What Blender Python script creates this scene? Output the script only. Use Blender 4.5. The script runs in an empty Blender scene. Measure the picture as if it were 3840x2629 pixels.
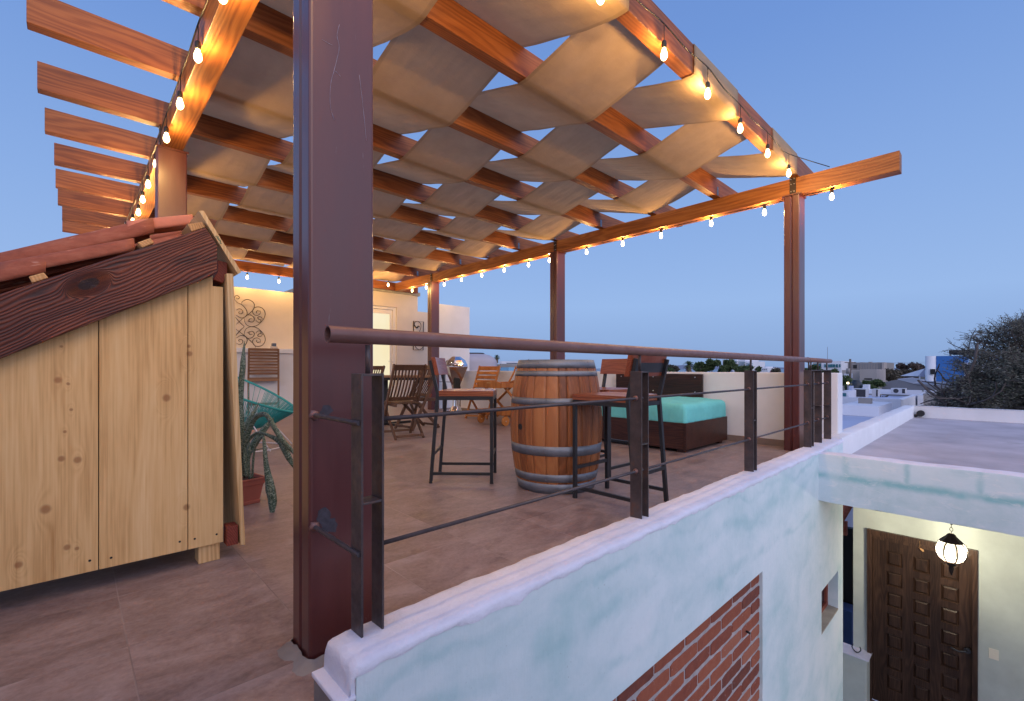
import bpy, bmesh, math, random
from mathutils import Vector, Matrix
R = math.radians
random.seed(7)
SC = bpy.context.scene
COL = SC.collection

# ------------------------------------------------------------------ camera
# world: X runs along the near railing, Y along the pergola beams, terrace floor z = 0
CAMZ = .893
FPX, CX, HY = 1733.0, 1920.0, 1382.0
TH = math.atan2(1820, 1733); SA, CA = math.sin(TH), math.cos(TH)
cam = bpy.data.cameras.new('camera'); co = bpy.data.objects.new('camera', cam); COL.objects.link(co)
co.location = (0, 0, CAMZ); co.rotation_euler = (R(90), 0, -math.asin(CA))
cam.sensor_width = 36; cam.lens = FPX/3840*36; cam.shift_y = (HY-1314.5)/3840
cam.clip_end = 20000; cam.clip_start = .05
SC.camera = co

# ------------------------------------------------------------------ world (dusk sky)
w = bpy.data.worlds.new('World'); SC.world = w; w.use_nodes = True
nt = w.node_tree; nt.nodes.clear()
def wn(t, **k):
    n = nt.nodes.new(t)
    for a, b in k.items(): setattr(n, a, b)
    return n
wo = wn('ShaderNodeOutputWorld'); bg = wn('ShaderNodeBackground')
tc = wn('ShaderNodeTexCoord'); sep = wn('ShaderNodeSeparateXYZ'); nt.links.new(tc.outputs['Generated'], sep.inputs[0])
rz = wn('ShaderNodeValToRGB'); nt.links.new(sep.outputs['Z'], rz.inputs[0])
def ramp_set(r, st):
    e = r.color_ramp.elements
    while len(e) > 1: e.remove(e[-1])
    e[0].position = st[0][0]; e[0].color = (*st[0][1], 1)
    for p, c in st[1:]:
        q = e.new(p); q.color = (*c, 1)
ramp_set(rz, [(0, (.25, .37, .63)), (.03, (.27, .41, .70)), (.13, (.32, .49, .82)), (.30, (.255, .42, .78)), (.55, (.165, .31, .69)), (1, (.10, .20, .52))])
# afterglow on the side behind the camera
dt = wn('ShaderNodeVectorMath', operation='DOT_PRODUCT'); nt.links.new(tc.outputs['Generated'], dt.inputs[0])
dt.inputs[1].default_value = (-.45, -.87, .18)
rg = wn('ShaderNodeValToRGB'); nt.links.new(dt.outputs['Value'], rg.inputs[0])
ramp_set(rg, [(0, (0, 0, 0)), (.10, (0, 0, 0)), (.55, (.50, .45, .49)), (1, (1.38, 1.22, 1.24))])
ad = wn('ShaderNodeMix', data_type='RGBA', blend_type='ADD'); ad.inputs[0].default_value = 1
nt.links.new(rz.outputs[0], ad.inputs[6]); nt.links.new(rg.outputs[0], ad.inputs[7])
nt.links.new(ad.outputs[2], bg.inputs[0]); bg.inputs[1].default_value = 1.0
nt.links.new(bg.outputs[0], wo.inputs[0])
# very soft low sun: the glow below the horizon behind the camera
sl = bpy.data.lights.new('sun', 'SUN'); sl.energy = .2; sl.angle = R(40); sl.color = (1, .88, .92)
so = bpy.data.objects.new('sun', sl); COL.objects.link(so)
so.rotation_euler = Vector((-.45, -.87, .35)).to_track_quat('Z', 'Y').to_euler()
SC.view_settings.view_transform = 'Standard'; SC.view_settings.look = 'None'
SC.view_settings.exposure = 0; SC.view_settings.gamma = 1

# ------------------------------------------------------------------ picture -> place
CR = dict(c1=(0,0,1.989),c2=(1000,0,2.273),c3=(1900,0,2.273),c4=(1350,600,2.324),c6=(0,750,2.0209),c7=(0,1400,1.872),c8=(850,1000,2.734),h2=(700,700,3.979),
 d1=(1400,1250,2.121),d2=(2100,1250,2.121),d3=(2900,1100,2.272),d4=(2900,1750,1.8096),d5=(2100,1900,2.182),d6=(1050,1900,2.183),d7=(850,1000,4.545),d8=(3050,1300,2.942),
 g1=(880,1280,4.679),g2=(880,1480,3.184),g3=(1380,1050,4.545),g4=(1400,1300,4.186),g5=(1640,1300,4.972),g7=(1700,1300,7.747),g8=(2400,1320,3.228),h3=(3480,1940,6.12),D=(0,0,1/1.6523),s=(0,0,1))
def ray(c, x, y):
    o = CR[c]; u = (o[0]+x/o[2]-CX)/FPX; v = (HY-o[1]-y/o[2])/FPX
    return (u*SA+CA, -u*CA+SA, v)
def fl(c, x, y, z=0):
    a, b, v = ray(c, x, y); d = (z-CAMZ)/v; return Vector((a*d, b*d, z))
def onA(c, x, y, A):
    a, b, v = ray(c, x, y); d = A/a; return Vector((A, b*d, CAMZ+v*d))
def onB(c, x, y, B):
    a, b, v = ray(c, x, y); d = B/b; return Vector((a*d, B, CAMZ+v*d))
def at(c, x, y, d):
    a, b, v = ray(c, x, y); return Vector((a*d, b*d, CAMZ+v*d))

# ------------------------------------------------------------------ materials
class NB:
    def __init__(s, name):
        s.m = bpy.data.materials.new(name); s.m.use_nodes = True; s.t = s.m.node_tree
        s.p = s.t.nodes['Principled BSDF']; s.out = s.t.nodes['Material Output']
        s._tc = None
    def n(s, t, **k):
        q = s.t.nodes.new(t)
        for a, b in k.items(): setattr(q, a, b)
        return q
    def put(s, inp, v):
        if v is None: return
        if hasattr(v, 'links') or isinstance(v, bpy.types.NodeSocket): s.t.links.new(v, inp)
        elif isinstance(v, (tuple, list)) and len(v) == 3 and inp.type == 'RGBA': inp.default_value = (*v, 1)
        else: inp.default_value = v
    def tc(s, k='Object'):
        if not s._tc: s._tc = s.n('ShaderNodeTexCoord')
        return s._tc.outputs[k]
    def math(s, op, a, b=None, c=None):
        q = s.n('ShaderNodeMath', operation=op); s.put(q.inputs[0], a); s.put(q.inputs[1], b)
        if c is not None: s.put(q.inputs[2], c)
        return q.outputs[0]
    def vm(s, op, a, b=None, out=0):
        q = s.n('ShaderNodeVectorMath', operation=op); s.put(q.inputs[0], a)
        if b is not None: s.put(q.inputs[1], b)
        return q.outputs[out]
    def mapv(s, v, scale=(1,1,1), loc=(0,0,0), rot=(0,0,0)):
        q = s.n('ShaderNodeMapping'); s.put(q.inputs[0], v); q.inputs['Scale'].default_value = scale
        q.inputs['Location'].default_value = loc; q.inputs['Rotation'].default_value = rot; return q.outputs[0]
    def noise(s, v, scale=5, detail=3, rough=.5, dist=0, out=0):
        q = s.n('ShaderNodeTexNoise'); s.put(q.inputs['Vector'], v); q.inputs['Scale'].default_value = scale
        q.inputs['Detail'].default_value = detail; q.inputs['Roughness'].default_value = rough; q.inputs['Distortion'].default_value = dist
        return q.outputs[out]
    def sep(s, v):
        q = s.n('ShaderNodeSeparateXYZ'); s.put(q.inputs[0], v); return q.outputs
    def comb(s, x, y, z):
        q = s.n('ShaderNodeCombineXYZ'); s.put(q.inputs[0], x); s.put(q.inputs[1], y); s.put(q.inputs[2], z); return q.outputs[0]
    def ramp(s, f, st):
        q = s.n('ShaderNodeValToRGB'); ramp_set(q, st); s.put(q.inputs[0], f); return q.outputs[0]
    def mr(s, v, a, b, c=0, d=1, smooth=False):
        q = s.n('ShaderNodeMapRange'); s.put(q.inputs[0], v)
        if smooth: q.interpolation_type = 'SMOOTHSTEP'
        for i, x in enumerate((a, b, c, d)): s.put(q.inputs[i+1], x)
        return q.outputs[0]
    def mix(s, f, a, b, bt='MIX'):
        q = s.n('ShaderNodeMix', data_type='RGBA', blend_type=bt); s.put(q.inputs[0], f); s.put(q.inputs[6], a); s.put(q.inputs[7], b); return q.outputs[2]
    def bump(s, h, st=.3, d=.01):
        q = s.n('ShaderNodeBump'); q.inputs['Strength'].default_value = st; q.inputs['Distance'].default_value = d; s.put(q.inputs['Height'], h); return q.outputs[0]
    def fin(s, col=None, rough=.6, metal=0, normal=None, spec=None, coat=0):
        s.put(s.p.inputs['Base Color'], col); s.put(s.p.inputs['Roughness'], rough); s.put(s.p.inputs['Metallic'], metal)
        s.put(s.p.inputs['Normal'], normal)
        if spec is not None: s.p.inputs['Specular IOR Level'].default_value = spec
        if coat: s.p.inputs['Coat Weight'].default_value = coat; s.p.inputs['Coat Roughness'].default_value = .25
        return s.m
    def rnd(s): return s.n('ShaderNodeObjectInfo').outputs['Random']
    def isl(s): return s.n('ShaderNodeNewGeometry').outputs['Random Per Island']

def order(nb, v, axis):
    """coordinates re-ordered so that x runs along the grain"""
    x, y, z = nb.sep(v)
    return {'x': (x, y, z), 'y': (y, x, z), 'z': (z, x, y)}[axis]

def wood(name, c0, c1, c2, axis='x', freq=60, warp=3.0, rough=.55, coat=0, knots=(), island=False, spots=0, ks=1.0, spec=.4, bump=.25, knotcol=(.12,.04,.015), sw=.22, rv=.22):
    """grain drawn by contour lines of a stretched noise; knots = (along, across, radius) in object metres"""
    b = NB(name)
    a, c, d = order(b, b.tc(), axis)
    r = b.isl() if island else b.rnd()
    off = b.math('MULTIPLY', r, 37.0)
    u = b.math('ADD', a, off) if not knots else a
    v = b.comb(b.math('MULTIPLY', u, .9), b.math('MULTIPLY', c, 7), b.math('ADD', b.math('MULTIPLY', d, 7), off if not knots else 0.0))
    n1 = b.noise(v, 1.0, 2, .45)
    f = b.math('ADD', b.math('MULTIPLY', c, 1.0), b.math('MULTIPLY', n1, warp/20))
    f = b.math('ADD', f, b.math('MULTIPLY', d, .6 if not knots else 0.0))
    km = None
    cc = c if not knots else (d if axis == 'x' else c)
    if knots:
        f = b.math('ADD', cc, b.math('MULTIPLY', n1, warp/20))
    for (ka, kc, kr) in knots:
        da = b.math('MULTIPLY', b.math('SUBTRACT', a, ka), .45); dc = b.math('SUBTRACT', cc, kc)
        da1 = b.math('DIVIDE', da, kr); dc1 = b.math('DIVIDE', dc, kr)
        dd = b.math('SQRT', b.math('ADD', b.math('MULTIPLY', da1, da1), b.math('MULTIPLY', dc1, dc1)))
        dw = b.math('ADD', dd, b.math('MULTIPLY', b.math('SUBTRACT', n1, .5), 1.2))
        g = b.math('POWER', 2.718, b.math('MULTIPLY', b.math('MULTIPLY', dw, dw), -.28))
        tgt = b.math('MULTIPLY', dd, kr*1.1)
        f = b.math('ADD', b.math('MULTIPLY', f, b.math('SUBTRACT', 1.0, g)), b.math('MULTIPLY', tgt, g))
        da2 = b.math('MULTIPLY', da1, 2.0)
        d2 = b.math('SQRT', b.math('ADD', b.math('MULTIPLY', da2, da2), b.math('MULTIPLY', dc1, dc1)))
        k = b.mr(b.math('ADD', d2, b.math('MULTIPLY', b.math('SUBTRACT', n1, .5), .8)), 1.5, .55, 0, 1, True)
        km = k if km is None else b.math('MAXIMUM', km, k)
    s = b.math('SINE', b.math('MULTIPLY', f, freq*6.283))
    s = b.mr(s, -1, 1)
    v2 = b.comb(b.math('MULTIPLY', u, 3), b.math('MULTIPLY', c, 160), b.math('MULTIPLY', d, 160))
    st = b.noise(v2, 1.0, 3, .6)
    v3 = b.comb(b.math('MULTIPLY', u, 1.3), b.math('MULTIPLY', c, 9), b.math('MULTIPLY', d, 9))
    bl = b.noise(v3, 1.0, 4, .6)
    h = b.math('ADD', b.math('MULTIPLY', b.math('SUBTRACT', s, .5), sw), b.math('ADD', b.math('MULTIPLY', st, .42), b.math('MULTIPLY', bl, .70)))
    if island or not knots: h = b.math('ADD', h, b.math('MULTIPLY', b.math('SUBTRACT', r, .5), rv))
    col = b.ramp(h, [(.30, c0), (.56, c1), (.85, c2)])
    if spots:
        vo = b.n('ShaderNodeTexVoronoi'); b.put(vo.inputs['Vector'], b.comb(b.math('MULTIPLY', u, .55), b.math('MULTIPLY', c, 1.6), b.math('MULTIPLY', d, 1.6))); vo.inputs['Scale'].default_value = spots
        k = b.mr(vo.outputs['Distance'], .035, .11, .85, 0, True)
        col = b.mix(k, col, knotcol)
    if km is not None:
        col = b.mix(b.math('MULTIPLY', km, .62), col, knotcol)
    return b.fin(col, b.mr(st, .3, .8, rough-.08, rough+.12), 0, b.bump(b.math('ADD', b.math('MULTIPLY', s, .5), st), bump, .0015), spec=spec, coat=coat)

def plain(name, col, rough=.6, metal=0, var=.15, scale=8, bump=.0, bd=.003, spec=None, coat=0, blot=None):
    b = NB(name); v = b.tc()
    n = b.noise(v, scale, 5, .6)
    k = b.mr(n, .25, .75, 1-var, 1+var)
    mul = b.comb(k, k, k)
    q = b.vm('MULTIPLY', tuple(col), mul)
    if blot:
        q = b.mix(b.mr(b.noise(v, blot[1], 4, .65), blot[2], blot[2]+.12), q, blot[0])
    nrm = b.bump(b.noise(v, scale*6, 4, .6), bump, bd) if bump else None
    return b.fin(q, b.mr(n, .3, .7, rough-.07, rough+.07), metal, nrm, spec=spec, coat=coat)

M = {}
M['redwood'] = wood('redwood', (.13,.034,.010), (.25,.075,.020), (.38,.13,.038), 'x', 38, 4, .5, 0, spots=.9)
M['redwood_y'] = wood('redwood_y', (.20,.060,.014), (.35,.125,.028), (.47,.19,.05), 'y', 36, 4, .5, 0, spots=.8)
M['darkwood'] = wood('darkwood', (.015,.005,.004), (.036,.012,.009), (.07,.024,.014), 'y', 50, 5, .4)
M['teak'] = wood('teak', (.20,.055,.014), (.42,.15,.035), (.60,.26,.07), 'z', 60, 2, .45)
M['teak_dark'] = wood('teak_dark', (.045,.022,.014), (.10,.050,.030), (.17,.09,.052), 'z', 60, 2, .5)
M['teak_mid'] = wood('teak_mid', (.12,.055,.028), (.22,.11,.055), (.32,.18,.10), 'x', 60, 2, .5)
M['seatwood'] = wood('seatwood', (.12,.030,.012), (.22,.062,.025), (.34,.12,.055), 'y', 55, 4, .35, coat=.2)
M['backwood'] = wood('backwood', (.12,.024,.011), (.20,.045,.018), (.28,.075,.032), 'x', 55, 4, .35, coat=.2)
M['oak'] = wood('oak', (.15,.048,.016), (.31,.112,.038), (.43,.175,.062), 'z', 50, 1.2, .45, island=True, spec=.4, sw=.08, rv=.42)
M['batten'] = wood('batten', (.40,.20,.07), (.60,.34,.14), (.74,.48,.24), 'y', 80, 2, .7)
M['block_red'] = wood('block_red', (.12,.02,.012), (.24,.05,.03), (.34,.09,.05), 'y', 90, 2, .6)
# pale pine boards with their knots (along z, across x)
pk = [('c6',440,1365,.011),('c6',465,1110,.005),('c6',515,1392,.005),('c6',1262,1500,.0125),('c6',1437,1165,.010),('c6',1432,1108,.006),('c7',430,600,.009),('c7',545,608,.010),
      ('c7',320,955,.013),('c7',130,1345,.010),('c7',470,1222,.009),('c7',540,1230,.006),('c7',500,255,.005),('c7',455,410,.005),('c7',1310,940,.011),('c7',480,75,.005)]
PK = []
for c, x, y, r_ in pk:
    p = onB(c, x, y, 2.5); PK.append((p.z, p.x, r_))
M['pine'] = wood('pine', (.46,.24,.08), (.74,.49,.22), (.86,.65,.35), 'z', 42, 2.4, .6, knots=PK, bump=.1, sw=.055, knotcol=(.22,.065,.02))
M['pine_plain'] = wood('pine_plain', (.50,.28,.11), (.70,.46,.21), (.80,.58,.31), 'z', 60, 2, .65)
def charred():
    b = NB('charred_wood'); x, y, z = b.sep(b.tc())
    # coordinates turned along the sloping beam
    sl = .585; cs, sn = math.cos(sl), math.sin(sl)
    a = b.math('ADD', b.math('MULTIPLY', x, cs), b.math('MULTIPLY', z, sn))
    c = b.math('SUBTRACT', b.math('MULTIPLY', z, cs), b.math('MULTIPLY', x, sn))
    n1 = b.noise(b.comb(b.math('MULTIPLY', a, 2.6), b.math('MULTIPLY', c, 9), 0.0), 1.0, 2, .5)
    f = b.math('ADD', c, b.math('MULTIPLY', n1, .085))
    km = None
    kp = onB('c6', 672, 640, 2.46)
    ka, kc = kp.x*cs+kp.z*sn, kp.z*cs-kp.x*sn
    da = b.math('DIVIDE', b.math('MULTIPLY', b.math('SUBTRACT', a, ka), .55), .020); dc = b.math('DIVIDE', b.math('SUBTRACT', c, kc), .020)
    dd = b.math('SQRT', b.math('ADD', b.math('MULTIPLY', da, da), b.math('MULTIPLY', dc, dc)))
    g = b.math('POWER', 2.718, b.math('MULTIPLY', b.math('MULTIPLY', dd, dd), -.85))
    f = b.math('ADD', b.math('MULTIPLY', f, b.math('SUBTRACT', 1.0, g)), b.math('MULTIPLY', b.math('MULTIPLY', dd, .022), g))
    s = b.mr(b.math('SINE', b.math('MULTIPLY', f, 6.283*80)), -1, 1)
    st = b.noise(b.comb(b.math('MULTIPLY', a, 6), b.math('MULTIPLY', c, 240), 0.0), 1.0, 3, .6)
    bl = b.noise(b.comb(b.math('MULTIPLY', a, 5), b.math('MULTIPLY', c, 26), 3.0), 1.0, 4, .6)
    bl2 = b.noise(b.comb(b.math('MULTIPLY', a, 3), b.math('MULTIPLY', c, 13), 8.0), 1.0, 3, .6, .6)
    h = b.math('ADD', b.math('MULTIPLY', s, .20), b.math('ADD', b.math('MULTIPLY', st, .30), b.math('ADD', b.math('MULTIPLY', bl, .40), b.math('MULTIPLY', bl2, .42))))
    col = b.ramp(h, [(.38, (.018,.013,.018)), (.52, (.045,.015,.013)), (.68, (.12,.030,.017)), (.90, (.26,.075,.035))])
    kk = b.mr(dd, 1.05, .85, 0, 1, True)
    col = b.mix(b.math('MULTIPLY', kk, .9), col, (.028,.022,.03))
    return b.fin(col, .5, 0, b.bump(b.math('ADD', s, b.math('MULTIPLY', st, .6)), .6, .003), spec=.4)
M['charred'] = charred()

def plaster_teal():
    b = NB('pale_green_plaster'); v = b.tc(); x, y, z = b.sep(v)
    n = b.noise(b.mapv(v, (1.0, 1.0, 1.3)), 2.0, 7, .62, .25)
    base = b.ramp(n, [(.32, (.47,.66,.69)), (.45, (.59,.73,.77)), (.58, (.68,.79,.83)), (.72, (.74,.82,.86))])
    # greenish veins that follow old block courses
    wv = b.noise(b.mapv(v, (1, 1, 1)), 1.6, 6, .62)
    z = b.math('SUBTRACT', z, 3.62)
    wz = b.math('ADD', z, b.math('MULTIPLY', b.math('SUBTRACT', wv, .5), .34))
    vein = None
    for zz, wd in ((-.03, .030), (-.27, .024), (.11, .016)):
        d = b.math('ABSOLUTE', b.math('SUBTRACT', wz, zz))
        k = b.mr(d, 0, wd*2, 1, 0, True); vein = k if vein is None else b.math('MAXIMUM', vein, k)
    gate = b.mr(b.noise(v, 2.4, 4, .65), .44, .66, .03, .50)
    vein = b.math('MULTIPLY', vein, gate)
    col = b.mix(vein, base, (.30,.55,.58))
    st = b.noise(b.mapv(v, (26, 26, .9)), 1.0, 4, .6)
    col = b.mix(b.mr(st, .62, .76, 0, .22), col, (.78,.81,.84))
    sp = b.noise(v, 70, 2, .5)
    col = b.mix(b.mr(sp, .73, .77, 0, .35), col, (.16,.22,.22))
    return b.fin(col, .82, 0, b.bump(b.math('ADD', b.noise(v, 9, 5, .6), b.math('MULTIPLY', b.noise(b.mapv(v, (40, 40, 8)), 1, 3, .6), .35)), .35, .012), spec=.25)
M['plaster_teal'] = plaster_teal()
def lintel_mat():
    b = NB('plaster_blocks'); v = b.tc(); x, y, z = b.sep(v); z = b.math('SUBTRACT', z, 3.62)
    n = b.noise(v, 3.0, 6, .62, .5)
    base = b.ramp(n, [(.3, (.45,.62,.65)), (.5, (.60,.72,.77)), (.75, (.68,.77,.82))])
    wob = b.math('MULTIPLY', b.math('SUBTRACT', b.noise(v, 7, 3, .6), .5), .05)
    dz = b.math('ABSOLUTE', b.math('ADD', b.math('SUBTRACT', z, -.005), wob))
    k1 = b.mr(dz, 0, .050, .95, 0, True)
    yy = b.math('ABSOLUTE', b.math('SUBTRACT', b.math('FRACT', b.math('DIVIDE', b.math('ADD', b.math('SUBTRACT', 1.045, y), wob), .385)), .5))
    k2 = b.mr(yy, 0, .085, .62, 0, True)
    k2 = b.math('MULTIPLY', k2, b.mr(z, -.005, .02, 0, 1))
    k = b.math('MULTIPLY', b.math('MAXIMUM', k1, k2), b.mr(b.noise(v, 5, 3, .6), .3, .55, .45, 1))
    col = b.mix(k, base, (.26,.52,.55))
    sc_ = b.noise(b.mapv(v, (3, 3, 9)), 2.2, 5, .7, 1.0)
    col = b.mix(b.mr(sc_, .56, .66, 0, .45), col, (.80,.82,.84))
    return b.fin(col, .82, 0, b.bump(b.noise(v, 12, 5, .6), .3, .01), spec=.25)
M['lintel'] = lintel_mat()
M['plaster_top'] = plain('white_plaster_top', (.70,.72,.83), .8, 0, .12, 5, .5, .012, spec=.25)
M['plaster_warm'] = plain('cream_plaster', (.66,.59,.51), .85, 0, .05, 3, .15, .004, spec=.2)
M['plaster_white'] = plain('white_plaster', (.74,.76,.80), .85, 0, .06, 3, .2, .004, spec=.2)
M['plaster_green'] = plain('porch_plaster', (.52,.58,.53), .85, 0, .10, 4, .25, .006, spec=.2)
M['concrete'] = plain('concrete', (.24,.22,.21), .9, 0, .25, 6, .4, .006, spec=.2)
M['coping'] = plain('concrete_coping', (.36,.34,.30), .9, 0, .2, 8, .3, .004, spec=.2)
M['skirting'] = plain('skirting_tile', (.22,.17,.15), .6, 0, .2, 8, .1, .003)
def tile_mat():
    b = NB('floor_tiles'); v = b.tc(); x, y, z = b.sep(v)
    P = .4495
    tx = b.math('DIVIDE', b.math('SUBTRACT', x, .131-45*P), P); ty = b.math('DIVIDE', b.math('SUBTRACT', y, 1.926-45*P), P)
    fx, fy = b.math('FRACT', tx), b.math('FRACT', ty)
    ex = b.math('MINIMUM', fx, b.math('SUBTRACT', 1.0, fx)); ey = b.math('MINIMUM', fy, b.math('SUBTRACT', 1.0, fy))
    e = b.math('MULTIPLY', b.math('MINIMUM', ex, ey), P)
    joint = b.mr(e, .0010, .0028, 1, 0, True)
    wnz = b.n('ShaderNodeTexWhiteNoise', noise_dimensions='2D'); b.put(wnz.inputs['Vector'], b.comb(b.math('FLOOR', tx), b.math('FLOOR', ty), 0.0))
    r = wnz.outputs['Value']; rc = b.math('MULTIPLY', r, 40.0)
    vv = b.comb(b.math('ADD', b.math('MULTIPLY', x, 1.0), rc), b.math('MULTIPLY', y, 1.7), rc)
    n1 = b.noise(vv, 3.2, 7, .66, .9); n2 = b.noise(b.comb(b.math('MULTIPLY', x, 9), b.math('MULTIPLY', y, 16), rc), 1.5, 5, .7, 1.2); n3 = b.noise(v, 55, 4, .7)
    h = b.math('ADD', b.math('MULTIPLY', b.math('SUBTRACT', n1, .07), .75), b.math('ADD', b.math('MULTIPLY', n2, .25), b.math('MULTIPLY', n3, .26)))
    h = b.math('ADD', h, b.math('MULTIPLY', b.math('SUBTRACT', r, .5), .06))
    col = b.ramp(h, [(.36, (.100,.066,.066)), (.50, (.190,.136,.132)), (.59, (.245,.182,.176)), (.76, (.34,.27,.262))])
    rust = b.mr(b.noise(b.comb(x, y, b.math('ADD', rc, 9.0)), 4.5, 6, .7, 1.5), .60, .76, 0, .5)
    col = b.mix(rust, col, (.20,.095,.055))
    jc = b.mix(b.mr(b.noise(v, 1.2, 2), .4, .6), (.12,.09,.085), (.40,.34,.34))
    col = b.mix(b.math('MULTIPLY', joint, b.mr(b.noise(v, 1.7, 3), .35, .65, .25, .8)), col, jc)
    hh = b.math('SUBTRACT', b.math('ADD', b.math('MULTIPLY', n1, .4), b.math('MULTIPLY', n2, .3)), b.math('MULTIPLY', joint, .8))
    return b.fin(col, b.mr(n1, .3, .7, .38, .60), 0, b.bump(hh, .28, .004), spec=.55)
M['tiles'] = tile_mat()
M['roof_concrete'] = plain('roof_screed', (.46,.43,.46), .9, 0, .22, 1.6, .2, .004, spec=.2, blot=((.42,.40,.42), 2.5, .6))
M['maroon'] = None
def maroon():
    b = NB('maroon_enamel'); v = b.tc()
    n = b.noise(b.mapv(v, (6, 6, .8)), 1.5, 5, .6)
    col = b.ramp(n, [(.3, (.080,.018,.018)), (.6, (.105,.024,.022)), (.8, (.13,.036,.030))])
    sc = b.noise(b.mapv(v, (30, 30, 2.2)), 1, 4, .7, 2.0)
    col = b.mix(b.mr(sc, .69, .74, 0, .35), col, (.26,.24,.27))
    return b.fin(col, b.mr(n, .3, .7, .27, .42), 0, b.bump(b.noise(b.mapv(v, (14, 14, 2)), 1, 3, .5), .12, .004), spec=.6, coat=.35)
M['maroon'] = maroon()
def rusty(name, c0, c1, rs, rough=.5, metal=.35, amt=.55):
    b = NB(name); v = b.tc()
    n = b.noise(v, 9, 6, .68); n2 = b.noise(v, 38, 4, .6)
    col = b.mix(b.mr(n, .35, .65), c0, c1)
    col = b.mix(b.mr(b.math('ADD', b.math('MULTIPLY', n, .7), b.math('MULTIPLY', n2, .3)), amt, amt+.12, 0, .8), col, rs)
    return b.fin(col, b.mr(n2, .3, .7, rough-.1, rough+.15), metal, b.bump(n2, .2, .002), spec=.5)
M['flat_steel'] = rusty('raw_flat_steel', (.055,.045,.048), (.105,.085,.088), (.16,.075,.05), .45, .35)
M['rod_steel'] = rusty('rod_steel', (.05,.045,.055), (.09,.08,.09), (.14,.07,.05), .42, .35, .6)
M['handrail'] = rusty('handrail_primer', (.17,.085,.075), (.22,.115,.10), (.16,.14,.17), .42, .15, .56)
M['black_steel'] = plain('black_steel', (.022,.025,.03), .42, .2, .2, 12, .05, .002, spec=.5)
M['strap'] = plain('strap_steel', (.06,.065,.075), .4, .6, .2, 12)
M['bracket'] = plain('bracket_zinc', (.16,.20,.26), .4, .7, .2, 20)
M['bolt'] = plain('bolt_zinc', (.45,.46,.5), .35, .8, .1, 20)
def galv():
    b = NB('galvanised_hoop'); v = b.tc(); n = b.noise(v, 7, 5, .65); n2 = b.noise(b.mapv(v, (1, 1, 6)), 22, 3, .6)
    col = b.mix(b.mr(n, .3, .7), (.13,.15,.18), (.25,.28,.33)); col = b.mix(b.mr(n2, .62, .72, 0, .5), col, (.15,.13,.12))
    return b.fin(col, b.mr(n, .3, .7, .42, .62), .55, b.bump(n2, .1, .002), spec=.5)
M['galv'] = galv()
M['chrome'] = plain('polished_steel', (.72,.72,.74), .10, 1, .05, 4)
M['wroughtiron'] = plain('wrought_iron', (.035,.022,.018), .5, .4, .2, 30)
M['cable'] = plain('black_cable', (.012,.012,.012), .45, 0, .1, 10)
M['socket'] = plain('bulb_socket', (.012,.012,.011), .5, 0, .1, 10)
M['turq'] = None
def cloth(name, col, trans=.0, hem=None, wr=0):
    b = NB(name); v = b.tc()
    n = b.noise(v, 5, 4, .6); wv = b.noise(b.mapv(v, (300, 300, 300)), 1, 2, .5)
    k = b.mr(n, .25, .75, .9, 1.1)
    q = b.vm('MULTIPLY', tuple(col), b.comb(k, k, k))
    q = b.mix(b.mr(wv, .3, .7, 0, .16), q, tuple(c*.6 for c in col))
    if hem:
        u = b.sep(b.tc('UV'))[0]; e = b.math('MINIMUM', u, b.math('SUBTRACT', 1.0, u))
        q = b.mix(b.mr(e, .030, .034, .42, 0), q, tuple(c*.55 for c in col))
        q = b.mix(b.mr(b.math('ABSOLUTE', b.math('SUBTRACT', e, .036)), 0, .0025, .5, 0), q, tuple(c*.4 for c in col))
    h = b.math('ADD', wv, b.math('MULTIPLY', b.noise(b.mapv(v, (3, 14, 3)), 1.4, 5, .65), 6.0+wr))
    nr = b.bump(h, .3, .004)
    m = b.fin(q, .9, 0, nr, spec=.15)
    if trans:
        tr = b.n('ShaderNodeBsdfTranslucent'); b.put(tr.inputs[0], q); b.put(tr.inputs['Normal'], nr)
        mx = b.n('ShaderNodeMixShader'); mx.inputs[0].default_value = trans
        b.t.links.new(b.p.outputs[0], mx.inputs[1]); b.t.links.new(tr.outputs[0], mx.inputs[2]); b.t.links.new(mx.outputs[0], b.out.inputs[0])
    return m
M['canvas'] = cloth('beige_canvas', (.54,.385,.25), .22, True)
M['turq'] = cloth('turquoise_sheet', (.17,.62,.62), 0, None, 4)
def terracotta():
    b = NB('clay_tile'); v = b.tc(); n = b.noise(b.mapv(v, (1.2, 3, 3)), 6, 6, .66)
    col = b.ramp(n, [(.28, (.20,.06,.038)), (.5, (.29,.095,.060)), (.72, (.37,.145,.095))])
    col = b.mix(b.mr(b.noise(b.mapv(v, (5, 40, 40)), 1, 3, .6), .66, .72, 0, .45), col, (.58,.40,.34))
    return b.fin(col, .8, 0, b.bump(b.noise(v, 45, 4, .6), .35, .003), spec=.25)
M['clay'] = terracotta()
M['clay_pale'] = plain('pale_clay', (.50,.19,.125), .8, 0, .12, 12, .3, .003, spec=.25)
M['pot'] = plain('terracotta_pot', (.30,.085,.06), .6, 0, .12, 10)
M['soil'] = plain('soil', (.03,.02,.015), .95, 0, .3, 30, .6, .01)
M['brick'] = None
def brick():
    b = NB('red_brick'); v = b.tc(); r = b.isl(); n = b.noise(v, 22, 6, .7)
    col = b.ramp(b.math('ADD', b.math('MULTIPLY', r, .55), b.math('MULTIPLY', n, .45)), [(.18, (.13,.05,.042)), (.38, (.24,.072,.048)), (.62, (.33,.105,.062)), (.85, (.37,.15,.10))])
    col = b.mix(b.mr(b.noise(v, 60, 3, .6), .66, .74, 0, .5), col, (.50,.42,.42))
    return b.fin(col, .88, 0, b.bump(n, .5, .006), spec=.2)
M['brick'] = brick()
M['mortar'] = plain('mortar', (.44,.41,.42), .95, 0, .2, 25, .7, .008, spec=.15)
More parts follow.
